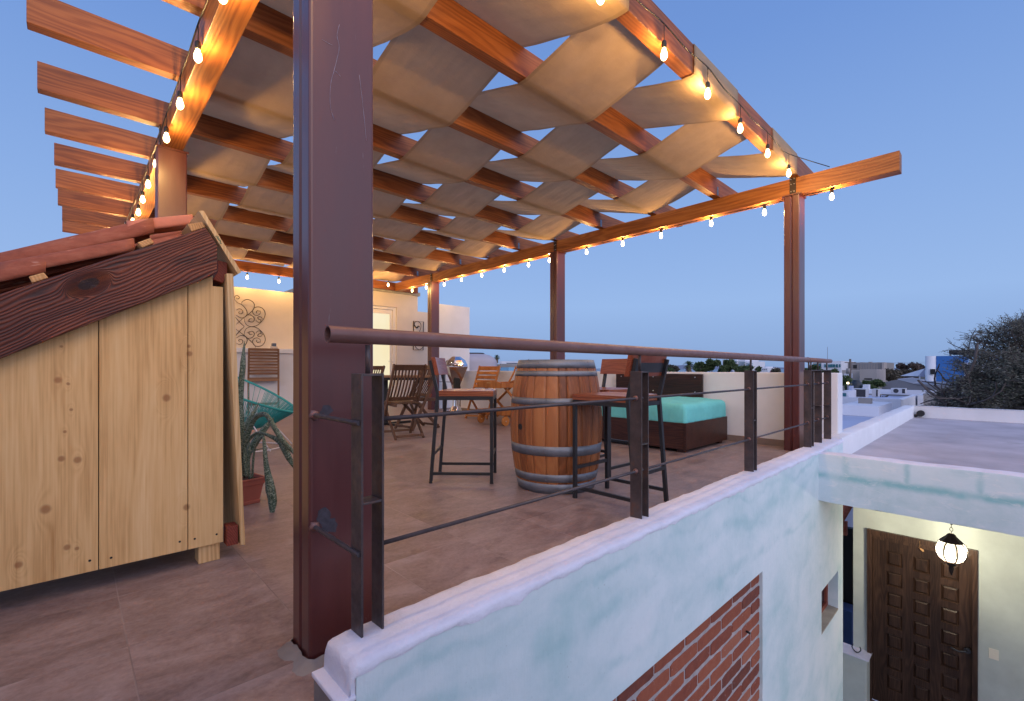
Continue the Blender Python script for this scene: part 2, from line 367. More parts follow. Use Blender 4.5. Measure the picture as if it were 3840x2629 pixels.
M['door'] = wood('carved_door_wood', (.022,.011,.007), (.05,.026,.016), (.095,.05,.03), 'z', 60, 4, .42, spec=.4)
M['wframe'] = plain('red_window_wood', (.22,.05,.03), .6, 0, .2, 12)
M['burn'] = plain('burnt_paint', (.045,.04,.055), .55, 0, .5, 60, .3, .002)
M['scratch'] = plain('paint_scratch', (.30,.30,.42), .5, 0, .2, 40)
M['stamp'] = plain('green_ink', (.10,.22,.13), .7, 0, .3, 60)
M['glass_dark'] = plain('dark_glass', (.03,.035,.045), .08, 0, .1, 3, spec=.6)
M['upvc'] = plain('white_door_frame', (.78,.74,.68), .4, 0, .03, 4)
M['switch'] = plain('ivory_plastic', (.80,.76,.62), .4, 0, .04, 4)
M['bone'] = plain('dark_metal', (.02,.025,.035), .5, .3, .2, 20)
M['teal_cord'] = plain('teal_cord', (.015,.30,.30), .4, 0, .1, 10)
M['white_metal'] = plain('white_metal', (.72,.68,.72), .4, 0, .05, 10)
M['black'] = plain('matt_black', (.012,.012,.013), .6, 0, .2, 8)
M['navy'] = plain('navy_paint', (.03,.07,.20), .6, 0, .2, 8)
M['city_white'] = plain('city_white', (.70,.71,.77), .85, 0, .07, .6, .1, .01, spec=.2)
M['city_grey'] = plain('city_grey_roof', (.33,.33,.38), .9, 0, .15, .6, .1, .01, spec=.2)
M['city_blue_roof'] = plain('blue_grey_roof', (.42,.47,.62), .85, 0, .1, .5, spec=.2)
M['city_concrete'] = plain('city_concrete', (.30,.28,.27), .9, 0, .2, .25, .1, .02, spec=.2)
M['city_beige'] = plain('city_beige', (.46,.41,.38), .9, 0, .1, .25, spec=.2)
M['city_blue'] = plain('cobalt_wall', (.045,.17,.48), .7, 0, .1, .3, spec=.3)
M['city_metal'] = plain('sheet_roof', (.20,.21,.25), .6, .2, .15, .4, spec=.3)
M['ac'] = plain('air_conditioner_case', (.55,.55,.58), .5, 0, .08, 3)
M['acgrille'] = plain('dark_grille', (.035,.035,.045), .6, 0, .2, 20)
M['tank'] = plain('black_tank', (.02,.028,.04), .5, 0, .2, 3)
M['tank_beige'] = plain('beige_tank', (.46,.41,.43), .7, 0, .08, 1.5, spec=.3)
M['bark'] = plain('bark', (.15,.12,.105), .9, 0, .3, 10, .4, .02, spec=.15)
M['bark_pale'] = plain('pale_bark', (.15,.125,.115), .9, 0, .3, 10, .4, .02, spec=.15)
M['palmbark'] = plain('palm_skirt', (.22,.15,.10), .95, 0, .35, 9, spec=.1)
M['ground'] = plain('ground', (.13,.115,.10), .95, 0, .35, .05, spec=.1, blot=((.05,.07,.04), .03, .5))
M['sea'] = plain('sea', (.05,.085,.16), .3, 0, .1, .002)
M['hill'] = plain('hill', (.16,.20,.30), .95, 0, .1, .004, spec=.05)  # the blue of distant haze is put into the colour
def leafmat(name, c0, c1, tr=.25):
    b = NB(name); r = b.isl()
    col = b.mix(r, c0, c1)
    m = b.fin(col, .7, 0, None, spec=.2)
    t = b.n('ShaderNodeBsdfTranslucent'); b.put(t.inputs[0], col); mx = b.n('ShaderNodeMixShader'); mx.inputs[0].default_value = tr
    b.t.links.new(b.p.outputs[0], mx.inputs[1]); b.t.links.new(t.outputs[0], mx.inputs[2]); b.t.links.new(mx.outputs[0], b.out.inputs[0])
    return m
M['leaf_green'] = leafmat('leaf_green', (.035,.065,.028), (.13,.17,.075))
M['leaf_olive'] = leafmat('leaf_olive', (.07,.06,.045), (.20,.17,.125))
M['leaf_mesquite'] = leafmat('leaf_mesquite', (.075,.08,.055), (.25,.235,.18))
M['leaf_dry'] = leafmat('leaf_dry', (.07,.055,.05), (.15,.11,.10))
def snake():
    b = NB('snake_plant_leaf'); uv = b.tc('UV'); x, y, z = b.sep(uv)
    n = b.noise(b.comb(b.math('MULTIPLY', x, 3.0), b.math('MULTIPLY', y, 30.0), b.math('MULTIPLY', b.rnd(), 20.0)), 1.0, 4, .6, 1.5)
    col = b.ramp(n, [(.40, (.016,.042,.028)), (.50, (.07,.12,.085)), (.60, (.26,.32,.26))])
    e = b.math('ABSOLUTE', b.math('SUBTRACT', x, .5))
    col = b.mix(b.mr(e, .44, .48, 0, .5), col, (.16,.15,.07))
    return b.fin(col, .42, 0, None, spec=.4)
M['snake'] = snake()
def emis(name, col, st):
    b = NB(name); e = b.n('ShaderNodeEmission'); b.put(e.inputs[0], col); e.inputs[1].default_value = st
    b.t.links.new(e.outputs[0], b.out.inputs[0]); return b.m
def glowglass(name, col, st, tr=1.0):
    """lit lamp glass: the lamp inside shines through it"""
    b = NB(name); e = b.n('ShaderNodeEmission'); b.put(e.inputs[0], col); e.inputs[1].default_value = st
    t = b.n('ShaderNodeBsdfTransparent'); a = b.n('ShaderNodeAddShader')
    b.t.links.new(t.outputs[0], a.inputs[0]); b.t.links.new(e.outputs[0], a.inputs[1]); b.t.links.new(a.outputs[0], b.out.inputs[0]); return b.m
M['bulb'] = glowglass('lit_bulb', (1, .72, .36), 7)
M['lantern_glass'] = glowglass('lantern_glass', (1, .88, .58), .85)
def litdoor():
    b = NB('lit_frosted_glass'); z = b.sep(b.tc('Generated'))[2]
    e = b.n('ShaderNodeEmission'); b.put(e.inputs[0], b.ramp(b.noise(b.tc('Generated'), 1.3, 2), [(.3, (1,.84,.50)), (.7, (1,.92,.66))])); e.inputs[1].default_value = .98
    g = b.n('ShaderNodeBsdfGlossy'); g.inputs['Roughness'].default_value = .35
    mx = b.n('ShaderNodeMixShader'); mx.inputs[0].default_value = .06
    b.t.links.new(e.outputs[0], mx.inputs[1]); b.t.links.new(g.outputs[0], mx.inputs[2]); b.t.links.new(mx.outputs[0], b.out.inputs[0]); return b.m
M['litdoor'] = litdoor()
M['lamp_far'] = emis('far_lamp', (1, .8, .5), 4)
M['teal_glass'] = plain('teal_glass', (.04,.16,.20), .1, 0, .1, 3, spec=.7)
M['lightblue'] = plain('light_blue_paint', (.20,.42,.60), .6, 0, .1, 3)
M['reddome'] = plain('red_paint', (.34,.09,.09), .6, 0, .1, 1)

# ------------------------------------------------------------------ mesh building
class MB:
    def __init__(s): s.v = []; s.f = []; s.uv = None; s.sm = []
    def add(s, vs, fs, smooth=False):
        o = len(s.v); s.v += [tuple(p) for p in vs]; s.f += [tuple(i+o for i in f) for f in fs]; s.sm += [smooth]*len(fs); return s
    def box(s, a, b, mat=None):
        x0, x1 = sorted((a[0], b[0])); y0, y1 = sorted((a[1], b[1])); z0, z1 = sorted((a[2], b[2]))
        vs = [(x0,y0,z0),(x1,y0,z0),(x1,y1,z0),(x0,y1,z0),(x0,y0,z1),(x1,y0,z1),(x1,y1,z1),(x0,y1,z1)]
        if mat is not None: vs = [mat @ Vector(p) for p in vs]
        return s.add(vs, [(0,3,2,1),(4,5,6,7),(0,1,5,4),(1,2,6,5),(2,3,7,6),(3,0,4,7)])
    def bar(s, p, q, w, h, up=(0,0,1)):
        """rectangular bar from p to q: w sideways, h along up"""
        p, q = Vector(p), Vector(q); d = (q-p).normalized(); up = Vector(up)
        if abs(d.dot(up)) > .98: up = Vector((1,0,0))
        sd = d.cross(up).normalized(); u = sd.cross(d).normalized()
        vs = [e + sd*(a*w/2) + u*(b*h/2) for e in (p, q) for a, b in ((-1,-1),(1,-1),(1,1),(-1,1))]
        return s.add(vs, [(3,2,1,0),(4,5,6,7),(0,1,5,4),(1,2,6,5),(2,3,7,6),(3,0,4,7)])
    def tube(s, pts, r, n=8, cap=True, closed=False, rs=None):
        pts = [Vector(p) for p in pts]; m = len(pts); vs = []; nrm = None
        for i, p in enumerate(pts):
            if closed: t = pts[(i+1) % m]-pts[i-1]
            else: t = pts[min(i+1, m-1)]-pts[max(i-1, 0)]
            t.normalize()
            if nrm is None:
                nrm = t.orthogonal().normalized()
            nrm = (nrm - t*nrm.dot(t)).normalized(); bn = t.cross(nrm)
            rr = rs[i] if rs else r
            for k in range(n):
                a = 2*math.pi*k/n; vs.append(p + nrm*(rr*math.cos(a)) + bn*(rr*math.sin(a)))
        fs = []
        for i in range(m if closed else m-1):
            j = (i+1) % m
            for k in range(n):
                l = (k+1) % n; fs.append((i*n+k, i*n+l, j*n+l, j*n+k))
        s.add(vs, fs, True)
        if cap and not closed:
            o = len(s.v)-len(vs)
            s.f += [tuple(o+k for k in reversed(range(n))), tuple(o+(m-1)*n+k for k in range(n))]; s.sm += [False]*2
        return s
    def lathe(s, prof, c=(0,0,0), n=24, a0=0, a1=2*math.pi, smooth=True):
        c = Vector(c); full = abs(a1-a0-2*math.pi) < 1e-6; nn = n if full else n+1; vs = []
        for (r, z) in prof:
            for k in range(nn):
                a = a0+(a1-a0)*k/n; vs.append(c+Vector((r*math.cos(a), r*math.sin(a), z)))
        fs = []
        for i in range(len(prof)-1):
            for k in range(n):
                l = (k+1) % nn; fs.append((i*nn+k, i*nn+l, (i+1)*nn+l, (i+1)*nn+k))
        return s.add(vs, fs, smooth)
    def prism(s, pts, off):
        """closed polygon pts swept by vector off"""
        n = len(pts); off = Vector(off); a = [Vector(p) for p in pts]; b = [p+off for p in a]
        return s.add(a+b, [tuple(reversed(range(n))), tuple(range(n, 2*n))]+[(i, (i+1) % n, n+(i+1) % n, n+i) for i in range(n)])
    def build(s, name, mat, parent=None, local=False, bevel=0, seg=2, label=None):
        me = bpy.data.meshes.new(name)
        o0 = Vector((0,0,0))
        if parent is not None and not local:
            q = parent; 
            while q is not None: o0 += q.location; q = q.parent
        me.from_pydata([tuple(Vector(p)-o0) for p in s.v], [], s.f)
        for p, k in zip(me.polygons, s.sm): p.use_smooth = k
        if s.uv:
            ul = me.uv_layers.new(name='UVMap')
            for lp in me.loops: ul.data[lp.index].uv = s.uv[lp.vertex_index]
        bm = bmesh.new(); bm.from_mesh(me); bmesh.ops.recalc_face_normals(bm, faces=bm.faces)
        if bevel:
            ed = [e for e in bm.edges if len(e.link_faces) == 2 and e.calc_face_angle(0) > R(40)]
            bmesh.ops.bevel(bm, geom=ed, offset=bevel, segments=seg, affect='EDGES', profile=.6)
        bm.to_mesh(me); bm.free()
        o = bpy.data.objects.new(name, me); COL.objects.link(o)
        me.materials.append(mat)
        if parent is not None: o.parent = parent
        return o
def build_each(m, name, mat, parent, **k):
    """every loose piece of m as a mesh of its own"""
    par = list(range(len(m.v)))
    def find(a):
        while par[a] != a: par[a] = par[par[a]]; a = par[a]
        return a
    for f in m.f:
        for b in f[1:]: par[find(b)] = find(f[0])
    grp = {}
    for f, q in zip(m.f, m.sm): grp.setdefault(find(f[0]), []).append((f, q))
    out = []
    for fs in grp.values():
        ids = sorted({i for f, _ in fs for i in f}); mp = {i: n for n, i in enumerate(ids)}; c = MB()
        c.v = [m.v[i] for i in ids]; c.f = [tuple(mp[i] for i in f) for f, _ in fs]; c.sm = [q for _, q in fs]
        out.append(c.build(name, mat, parent, **k))
    return out
def tag(o, label=None, cat=None, group=None, kind=None):
    if label: o['label'] = label
    if cat: o['category'] = cat
    if group: o['group'] = group
    if kind: o['kind'] = kind
    return o
def empty(name, loc, label, cat, rz=0, group=None):
    o = bpy.data.objects.new(name, None); COL.objects.link(o); o.location = loc; o.rotation_euler = (0,0,rz)
    o.empty_display_size = .2
    return tag(o, label, cat, group)
def box(a, b): return MB().box(a, b)
def copy_tree(o, parent=None):
    c = o.copy(); COL.objects.link(c); c.parent = parent
    for ch in list(o.children): copy_tree(ch, c)
    return c
def struct(o): o['kind'] = 'structure'; return o
def cat_rom(pts, n=6, closed=False):
    P = [Vector(p) for p in pts]; out = []; m = len(P)
    rng = range(m) if closed else range(m-1)
    for i in rng:
        p0 = P[i-1] if (i > 0 or closed) else P[0]; p1 = P[i]; p2 = P[(i+1) % m]; p3 = P[(i+2) % m] if (i+2 < m or closed) else P[-1]
        for k in range(n):
            t = k/n; out.append(.5*((2*p1)+(p2-p0)*t+(2*p0-5*p1+4*p2-p3)*t*t+(3*p1-p0-3*p2+p3)*t**3))
    if not closed: out.append(P[-1])
    return out
def wob(x, s, seed=0):
    return (math.sin(x*s*1.0+seed)+.6*math.sin(x*s*2.3+seed*2.1+1)+.35*math.sin(x*s*5.1+seed*.7+2))/1.95
def wall_holes(mb, u0, u1, v0, v1, holes, f, cu=(), cv=()):
    """flat sheet in (u,v) with rectangular holes; f maps (u,v) to a point"""
    us = sorted({u0, u1, *[h[0] for h in holes], *[h[1] for h in holes], *cu}); vs = sorted({v0, v1, *[h[2] for h in holes], *[h[3] for h in holes], *cv})
    for i in range(len(us)-1):
        for j in range(len(vs)-1):
            cu_, cv_ = (us[i]+us[i+1])/2, (vs[j]+vs[j+1])/2
            if any(h[0] < cu_ < h[1] and h[2] < cv_ < h[3] for h in holes): continue
            mb.add([f(us[i], vs[j]), f(us[i+1], vs[j]), f(us[i+1], vs[j+1]), f(us[i], vs[j+1])], [(0,1,2,3)])

# ================================================================== SETTING
struct(box((-4, -2.5, -.25), (.45, 1.19, 0)).build('terrace_floor', M['tiles']))
fm = MB().box((-4, 1.19, -.25), (5.89, 10.3, 0)); fm.box((5.89, 7.75, -.25), (7.2, 10.3, 0))
struct(fm.build('terrace_floor', M['tiles']))
g = MB().add([(-8000,-8000,-8.2),(8000,-8000,-8.2),(8000,8000,-8.2),(-8000,8000,-8.2)], [(0,1,2,3)]).build('ground', M['ground']); struct(g)
sv = []
for k in range(49):
    a = R(-60)+R(220)*k/48; sv += [(900*math.cos(a), 900*math.sin(a), -7.9), (9000*math.cos(a), 9000*math.sin(a), -7.9)]
struct(MB().add(sv, [(2*k, 2*k+1, 2*k+3, 2*k+2) for k in range(48)]).build('sea', M['sea']))
hb = MB(); hv = []
N = 60
for k in range(N+1):
    x = 1700+(3400-1700)*k/N; h = 13*math.exp(-((x-2560)/210)**2)+9*math.exp(-((x-2800)/180)**2)+5*math.exp(-((x-3350)/120)**2)+1.2*wob(x, .02)
    p = at('s', x, HY-max(h, -2)+2, 5200); q = at('s', x, HY+14, 5200); r_ = at('s', x, HY+14, 5800)
    hv += [tuple(q), tuple(p), tuple(r_)]
hb.add(hv, [(3*k, 3*k+1, 3*k+4, 3*k+3) for k in range(N)]+[(3*k+1, 3*k+2, 3*k+5, 3*k+4) for k in range(N)], True)
struct(hb.build('hills', M['hill']))
struct(box((.3, -6, -3.45), (7.4, 1.2, -3.33)).build('patio_floor', M['tiles']))

cw = empty('unseen_shade_wall', (-1, -.5, 0), 'unseen white walls added behind and left of the camera to shade the near floor', 'wall')  # walls added out of view to keep the sky glow off the near floor
box((-3.9, -1.25, 0), (-.15, -1.10, 2.1)).build('wall', M['plaster_white'], cw)
box((-3.9, -1.09, 0), (-1.6, 2.2, 2.3)).build('unseen_shade_block', M['plaster_white'], cw)
# ------------------------------------------------------------------ low terrace wall with the brick panel
YW = 1.045
tw = empty('terrace_wall', (.45, 1.12, -3.62), 'pale green plastered low wall under the railing, with a bare brick panel and a small window', 'wall')
m = MB()
NS = 240; X0, X1 = .485, 5.5
prof = [(YW-.0012, .168), (YW-.004, .185), (YW+.006, .194), (YW+.022, .199), (YW+.08, .203), (YW+.135, .201), (YW+.148, .195), (YW+.155, .183), (YW+.155, -.05)]
vs = []
for i in range(NS+1):
    x = X0+(X1-X0)*i/NS
    for j, (y, z) in enumerate(prof):
        jy = (-abs(.0035*wob(x, 23, j*.3))-.003*abs(wob(x, 5, 4))) if j in (1, 2, 3, 6, 7, 8) else 0
        jz = (.0035*wob(x, 9, j*.02)+.0008*wob(x, 47, j*.04)) if 0 < j < 8 else (.007*wob(x, 17, 2)+.005*wob(x, 61, 5)-(.022*math.exp(-((x-1.02)/.05)**2)+.015*math.exp(-((x-.86)/.03)**2)+.012*math.exp(-((x-2.9)/.04)**2)) if j == 0 else 0)
        xx = x + (.012*(1-abs(j-4)/4) if i == 0 else 0) - (.0 if i else .0)
        vs.append((xx, y+jy*(1 if j < 5 else -1.2), z+jz))
np_ = len(prof)
fs = [(i*np_+j, (i+1)*np_+j, (i+1)*np_+j+1, i*np_+j+1) for i in range(NS) for j in range(np_-1)]
m.add(vs, fs, True)
# rounded near end with its ledge
rowA = [(x_, y_, z_) for x_, y_, z_ in [vs[j] for j in range(np_)]]
rows = [rowA]
for dx_, sh, dz_ in ((-.006, .003, -.004), (-.012, .008, -.014), (-.015, .010, -.03)):
    yc = YW+.0775
    rows.append([(X0+dx_, yc+(y_-yc)*(1-sh*8) if 0 < j < np_-1 else y_, z_+dz_ if z_ > .1 else z_) for j, (x_, y_, z_) in enumerate(rowA)])
rows.append([(X0-.016, y_, min(z_, .118)) for (x_, y_, z_) in rows[-1]])
rv = [p for r_ in rows for p in r_]
m.add(rv, [(i*np_+j, (i+1)*np_+j, (i+1)*np_+j+1, i*np_+j+1) for i in range(len(rows)-1) for j in range(np_-1)], True)
m.build('wall_top', M['plaster_top'], tw)
box((.446, YW-.001, -3.6), (.4863, YW+.154, .1095)).build('concrete_edge', M['concrete'], tw)
box((.474, YW+.003, .101), (.4867, YW+.151, .168)).build('end_fill', M['plaster_top'], tw)
box((.440, YW-.003, .11), (.4861, YW+.157, .1225)).build('ledge', M['plaster_top'], tw, bevel=.004)
m = MB()
WIN = (4.68, 5.28, -1.39, -1.03); BR = (.9, 3.228, -3.0, -.415)
wall_holes(m, .4865, 5.478, -3.62, .186, [WIN, BR], lambda u, v: (u, YW, v))
m.add([(5.478, YW, -3.62), (5.478, 1.3, -3.62), (5.478, 1.19, .18), (5.478, YW, .18)], [(0,1,2,3)])
m.add([(.486, 1.2, -3.62), (5.478, 1.2, -3.62), (5.478, 1.2, .15), (.486, 1.2, .15)], [(0,1,2,3)])
# reveals of the brick recess and of the window
x0, x1, z0, z1 = BR
for a, b_ in (((x0,z1),(x1,z1)), ((x1,z1),(x1,z0)), ((x1,z0),(x0,z0)), ((x0,z0),(x0,z1))):
    m.add([(a[0], YW, a[1]), (b_[0], YW, b_[1]), (b_[0], YW+.03, b_[1]), (a[0], YW+.03, a[1])], [(0,1,2,3)])
x0, x1, z0, z1 = WIN
for a, b_ in (((x0,z1),(x1,z1)), ((x1,z1),(x1,z0)), ((x0,z0),(x0,z1))):
    m.add([(a[0], YW, a[1]), (b_[0], YW, b_[1]), (b_[0], YW+.14, b_[1]), (a[0], YW+.14, a[1])], [(0,1,2,3)])
m.build('plaster_face', M['plaster_teal'], tw)
# bricks
m = MB(); mo = MB(); rr = random.Random(3)
mo.box((BR[0]-.01, YW+.0215, BR[2]-.01), (BR[1]+.01, YW+.03, BR[3]+.01))
for r_ in range(31):
    zt = -.422-.0842*r_
    off = (.148 if r_ % 2 else 0)
    x = 3.228-off-(.148 if r_ % 2 == 0 else 0)
    xs = [3.232]; x = 3.08 if r_ % 2 == 0 else 2.93
    while x > .9: xs.append(x); x -= .297+rr.uniform(-.006, .006)
    for a, b_ in zip(xs[1:], xs[:-1]):
        gx = rr.uniform(.012, .018)/2; dz = rr.uniform(-.003, .003)
        y0 = YW+.0165+rr.uniform(-.0015, .0025)
        xa, xb = max(a+gx, BR[0]), min(b_-gx, BR[1]-.003); za, zb = zt-.0655+dz+rr.uniform(-.002,.002), zt+dz-.001
        # brick with roughened outline
        n = 9; top = []; bot = []
        for q in range(n):
            t = q/(n-1); xx = xa+(xb-xa)*t; ed = .006*(1 if q in (0, n-1) else 0)
            top.append((xx+rr.uniform(-.001,.001), zb-ed+rr.uniform(-.0022, .0015))); bot.append((xx+rr.uniform(-.001,.001), za+ed+rr.uniform(-.0015, .0022)))
        poly = top+bot[::-1]
        cx_, cz_ = (xa+xb)/2, (za+zb)/2
        inner = [(cx_+(px-cx_)*.985, cz_+(pz-cz_)*.94) for px, pz in poly]
        L = len(poly)
        m.add([(px, YW+.024, pz) for px, pz in poly]+[(px, y0+.003, pz) for px, pz in poly]+[(px, y0, pz) for px, pz in inner],
              [(i, (i+1) % L, L+(i+1) % L, L+i) for i in range(L)]+[(L+i, L+(i+1) % L, 2*L+(i+1) % L, 2*L+i) for i in range(L)]+[tuple(range(2*L, 3*L))])
bp = mo.build('brick_panel', M['mortar'], tw); m.build('bricks', M['brick'], bp)
x0, x1, z0, z1 = WIN
wf = MB()
for a, b_ in (((x0, YW+.08, z0), (x1, YW+.13, z0+.045)), ((x0, YW+.08, z1-.045), (x1, YW+.13, z1)), ((x0, YW+.081, z0+.045), (x0+.05, YW+.129, z1-.045)), ((x1-.05, YW+.081, z0+.045), (x1, YW+.129, z1-.045)), ((x0+.28, YW+.085, z0+.045), (x0+.32, YW+.125, z1-.045))): wf.box(a, b_)
wi = wf.build('window', M['wframe'], tw, bevel=.003)
box((x0+.03, YW+.1, z0+.03), (x1-.03, YW+.105, z1-.03)).build('pane', M['glass_dark'], wi)
MB().prism([(x0, YW-.001, z0-.012), (x0, YW-.001, z0+.001), (x0, YW+.1, z0+.010), (x0, YW+.1, z0-.012)], (x1-x0, 0, 0)).build('sill', M['coping'], wi)
tag(MB().tube([(2.98, YW+.012, -.71), (2.98, YW-.012, -.715)], .007, 8).build('nail', M['black'], tw))

# ------------------------------------------------------------------ porch and flat roof on the right
pw = empty('porch_house', (4.66, 0, -3.62), 'pale green plastered porch with concrete lintel and flat grey roof, right of the terrace', 'house')
ln = MB(); vs = []; NL = 160
lp = [(4.58, -.225), (4.579, .158), (4.585, .170), (4.60, .176), (4.68, .180), (4.725, .176), (4.735, .165), (4.735, -.1)]
for i in range(NL+1):
    y = YW+.002-(5.2)*i/NL
    for j, (x, z) in enumerate(lp): vs.append((x+(.003*wob(y, 21, j*.3) if 0 < j < 7 else 0), y, z+(.004*wob(y, 8, j*.3) if 0 < j < 7 else (.004*wob(y, 13) if j == 0 else 0))))
L8 = len(lp)
ln.add([v for v in vs], [(i*L8+j, (i+1)*L8+j, (i+1)*L8+j+1, i*L8+j+1) for i in range(NL) for j in range(2, L8-1)], True); ln.build('lintel_top', M['plaster_top'], pw)
ln = MB(); ln.add(vs, [(i*L8+j, (i+1)*L8+j, (i+1)*L8+j+1, i*L8+j+1) for i in range(NL) for j in range(0, 2)], True)
ln.add([(4.58, YW, -.225), (4.735, YW, -.225), (4.735, -4.2, -.225), (4.58, -4.2, -.225)], [(0,1,2,3)])
ln.build('lintel', M['lintel'], pw)
box((4.735, -6, -.16), (11.35, 1.2, 0)).build('roof', M['roof_concrete'], pw)
# parapets round the roof
def parapet(p, q, th, h, name, z0=0, seed=0):
    p, q = Vector(p), Vector(q); d = (q-p); L = d.length; d.normalize(); s_ = Vector((-d.y, d.x, 0)); n = max(8, int(L/.08)); mb = MB(); vs = []
    pr = [(0, z0), (0, h-.012), (.004, h-.003), (.014, h), (th-.014, h), (th-.004, h-.003), (th, h-.012), (th, z0)]
    for i in range(n+1):
        t = L*i/n; c = p+d*t
        for j, (y, z) in enumerate(pr):
            k = 0 < j < 7
            vs.append(c+s_*(y+(.003*wob(t, 15, seed+j*.2) if k else 0))+Vector((0, 0, z+(.004*wob(t, 7, seed+j*.3) if k else 0))))
    mb.add(vs, [(i*8+j, (i+1)*8+j, (i+1)*8+j+1, i*8+j+1) for i in range(n) for j in range(7)], True)
    mb.add([vs[j] for j in range(8)], [tuple(range(8))]); mb.add([vs[n*8+j] for j in range(8)], [tuple(range(8))])
    return mb
parapet((5.49, 1.05, 0), (11.36, 1.05, 0), .155, .205, 'p').build('parapet', M['plaster_white'], pw)
parapet((11.2, -6, 0), (11.2, 1.049, 0), -.155, .205, 'p', 0, 3).build('parapet', M['plaster_white'], pw)
pm = MB()
pm.add([(7.4, -5.5, -3.62), (7.4, .2, -3.62)], [])
wall_holes(pm, -5.5, 1.30, -3.62, -.16, [(.150, 1.141, -3.62, -1.165)], lambda u, v: (7.4, u, v))
pm.add([(7.4, 1.30, -3.62), (7.65, 1.30, -3.62), (7.65, 1.30, -.16), (7.4, 1.30, -.16)], [(0,1,2,3)])
pm.add([(4.6, -4.2, -3.62), (7.4, -4.2, -3.62), (7.4, -4.2, -.16), (4.6, -4.2, -.16)], [(0,1,2,3)])
pm.build('porch_wall', M['plaster_green'], pw)
box((7.17, 1.12, -3.5), (7.399, 1.40, -2.75)).build('pier', M['plaster_green'], pw, bevel=.02)
box((7.15, 1.10, -2.75), (7.41, 1.42, -2.735)).build('pier_top', M['plaster_top'], pw, bevel=.006)
# panelled door
dm = MB(); dm.box((7.44, .20, -3.33), (7.47, 1.10, -1.215))
ys = [1.10, .962, .812, .708, .556, .458, .304, .20]
zs = [-3.33, -3.20] ; zt = [-1.392-.2592*k for k in range(8)]
cols = [(.808, .960), (.556, .706), (.304, .458)]
holes = []
for k in range(8):
    for (a, b_) in cols: holes.append((a, b_, zt[k]-.178, zt[k]))
holes = [h for h in holes if h[2] > -3.33]
wall_holes(dm, .20, 1.10, -3.33, -1.215, holes, lambda u, v: (7.415, u, v))
for (a, b_, z0, z1) in holes:
    o = [(7.415, a, z0), (7.415, b_, z0), (7.415, b_, z1), (7.415, a, z1)]; i_ = [(7.432, a+.010, z0+.010), (7.432, b_-.010, z0+.010), (7.432, b_-.010, z1-.010), (7.432, a+.010, z1-.010)]
    k_ = [(7.418, a+.028, z0+.028), (7.418, b_-.028, z0+.028), (7.418, b_-.028, z1-.028), (7.418, a+.028, z1-.028)]
    dm.add(o+i_+k_, [(0,1,5,4),(1,2,6,5),(2,3,7,6),(3,0,4,7),(4,5,9,8),(5,6,10,9),(6,7,11,10),(7,4,8,11),(8,9,10,11)])
for a, b_ in (((7.415, .20), (7.44, .20)), ((7.415, 1.10), (7.44, 1.10))): dm.add([(a[0], a[1], -3.33), (b_[0], b_[1], -3.33), (b_[0], b_[1], -1.215), (a[0], a[1], -1.215)], [(0,1,2,3)])
door = dm.build('door', M['door'], pw)
fr = MB(); fr.box((7.36, 1.102, -3.33), (7.47, 1.150, -1.16)); fr.box((7.36, .152, -3.33), (7.47, .198, -1.16)); fr.box((7.358, .152, -1.213), (7.469, 1.150, -1.155)); fr.box((7.385, .198, -1.27), (7.412, 1.102, -1.2135)); fr.box((7.37, .198, -1.235), (7.386, 1.102, -1.2137))
fr.build('door_frame', M['door'], door, bevel=.004)
hm = MB(); hm.tube([(7.41, .235, -2.32), (7.37, .235, -2.32)], .030, 14); hm.tube([(7.37, .235, -2.32), (7.355, .25, -2.325), (7.352, .30, -2.345), (7.355, .345, -2.338), (7.36, .372, -2.33)], .011, 8)
hm.build('handle', M['strap'], door)
sm = box((7.392, -.012, -2.33), (7.399, .066, -2.215)).build('light_switch', M['switch'], pw, bevel=.002)
MB().tube([(7.392, .027, -2.27), (7.378, .027, -2.262)], .006, 8).build('toggle', M['switch'], sm)
om = MB(); om.tube([(7.35, .64, -1.17), (7.35, .64, -1.245)], .0015, 5); om.add([(7.352, .665, -1.25), (7.352, .61, -1.262), (7.352, .60, -1.285), (7.352, .615, -1.292), (7.352, .64, -1.268), (7.356, .64, -1.26)], [(0,1,2,3,4,5)])
tag(om.build('hanging_ornament', M['batten']), 'tiny pale ornament hanging on a thread above the carved door', 'ornament')
# antler-like hook on the pier
hk = MB(); c = Vector((7.25, 1.24, -2.733))
hk.tube(cat_rom([c+Vector((0,.035,.10)), c+Vector((0,.045,.05)), c+Vector((0,.01,.008)), c+Vector((0,-.01,.006))]), .006, 6)
hk.tube(cat_rom([c+Vector((0,-.035,.09)), c+Vector((0,-.045,.05)), c+Vector((0,-.015,.01)), c+Vector((.02,.03,.006))]), .006, 6)
tag(hk.build('metal_hook', M['bone']), 'small dark curved hook lying on the plastered pier beside the door', 'hook')
# what shows through the slit between the wall and the porch
bw = empty('neighbour_shed', (9.5, 2.2, -3.3), 'dark shed with a red tiled eave seen through the slit beside the porch', 'shed')
box((9.3, 1.55, -8.1), (9.4, 3.2, -1.75)).build('wall', M['black'], bw)
box((8.9, 1.58, -3.9), (9.2, 3.0, -2.95)).build('blue_panel', M['navy'], bw)
ev = MB(); ev.tube([(8.4, 1.66, -1.40), (9.6, 1.66, -1.22)], .07, 10); ev.box((8.42, 1.56, -1.62), (8.5, 1.70, -1.42)); ev.build('eave', M['clay'], bw)
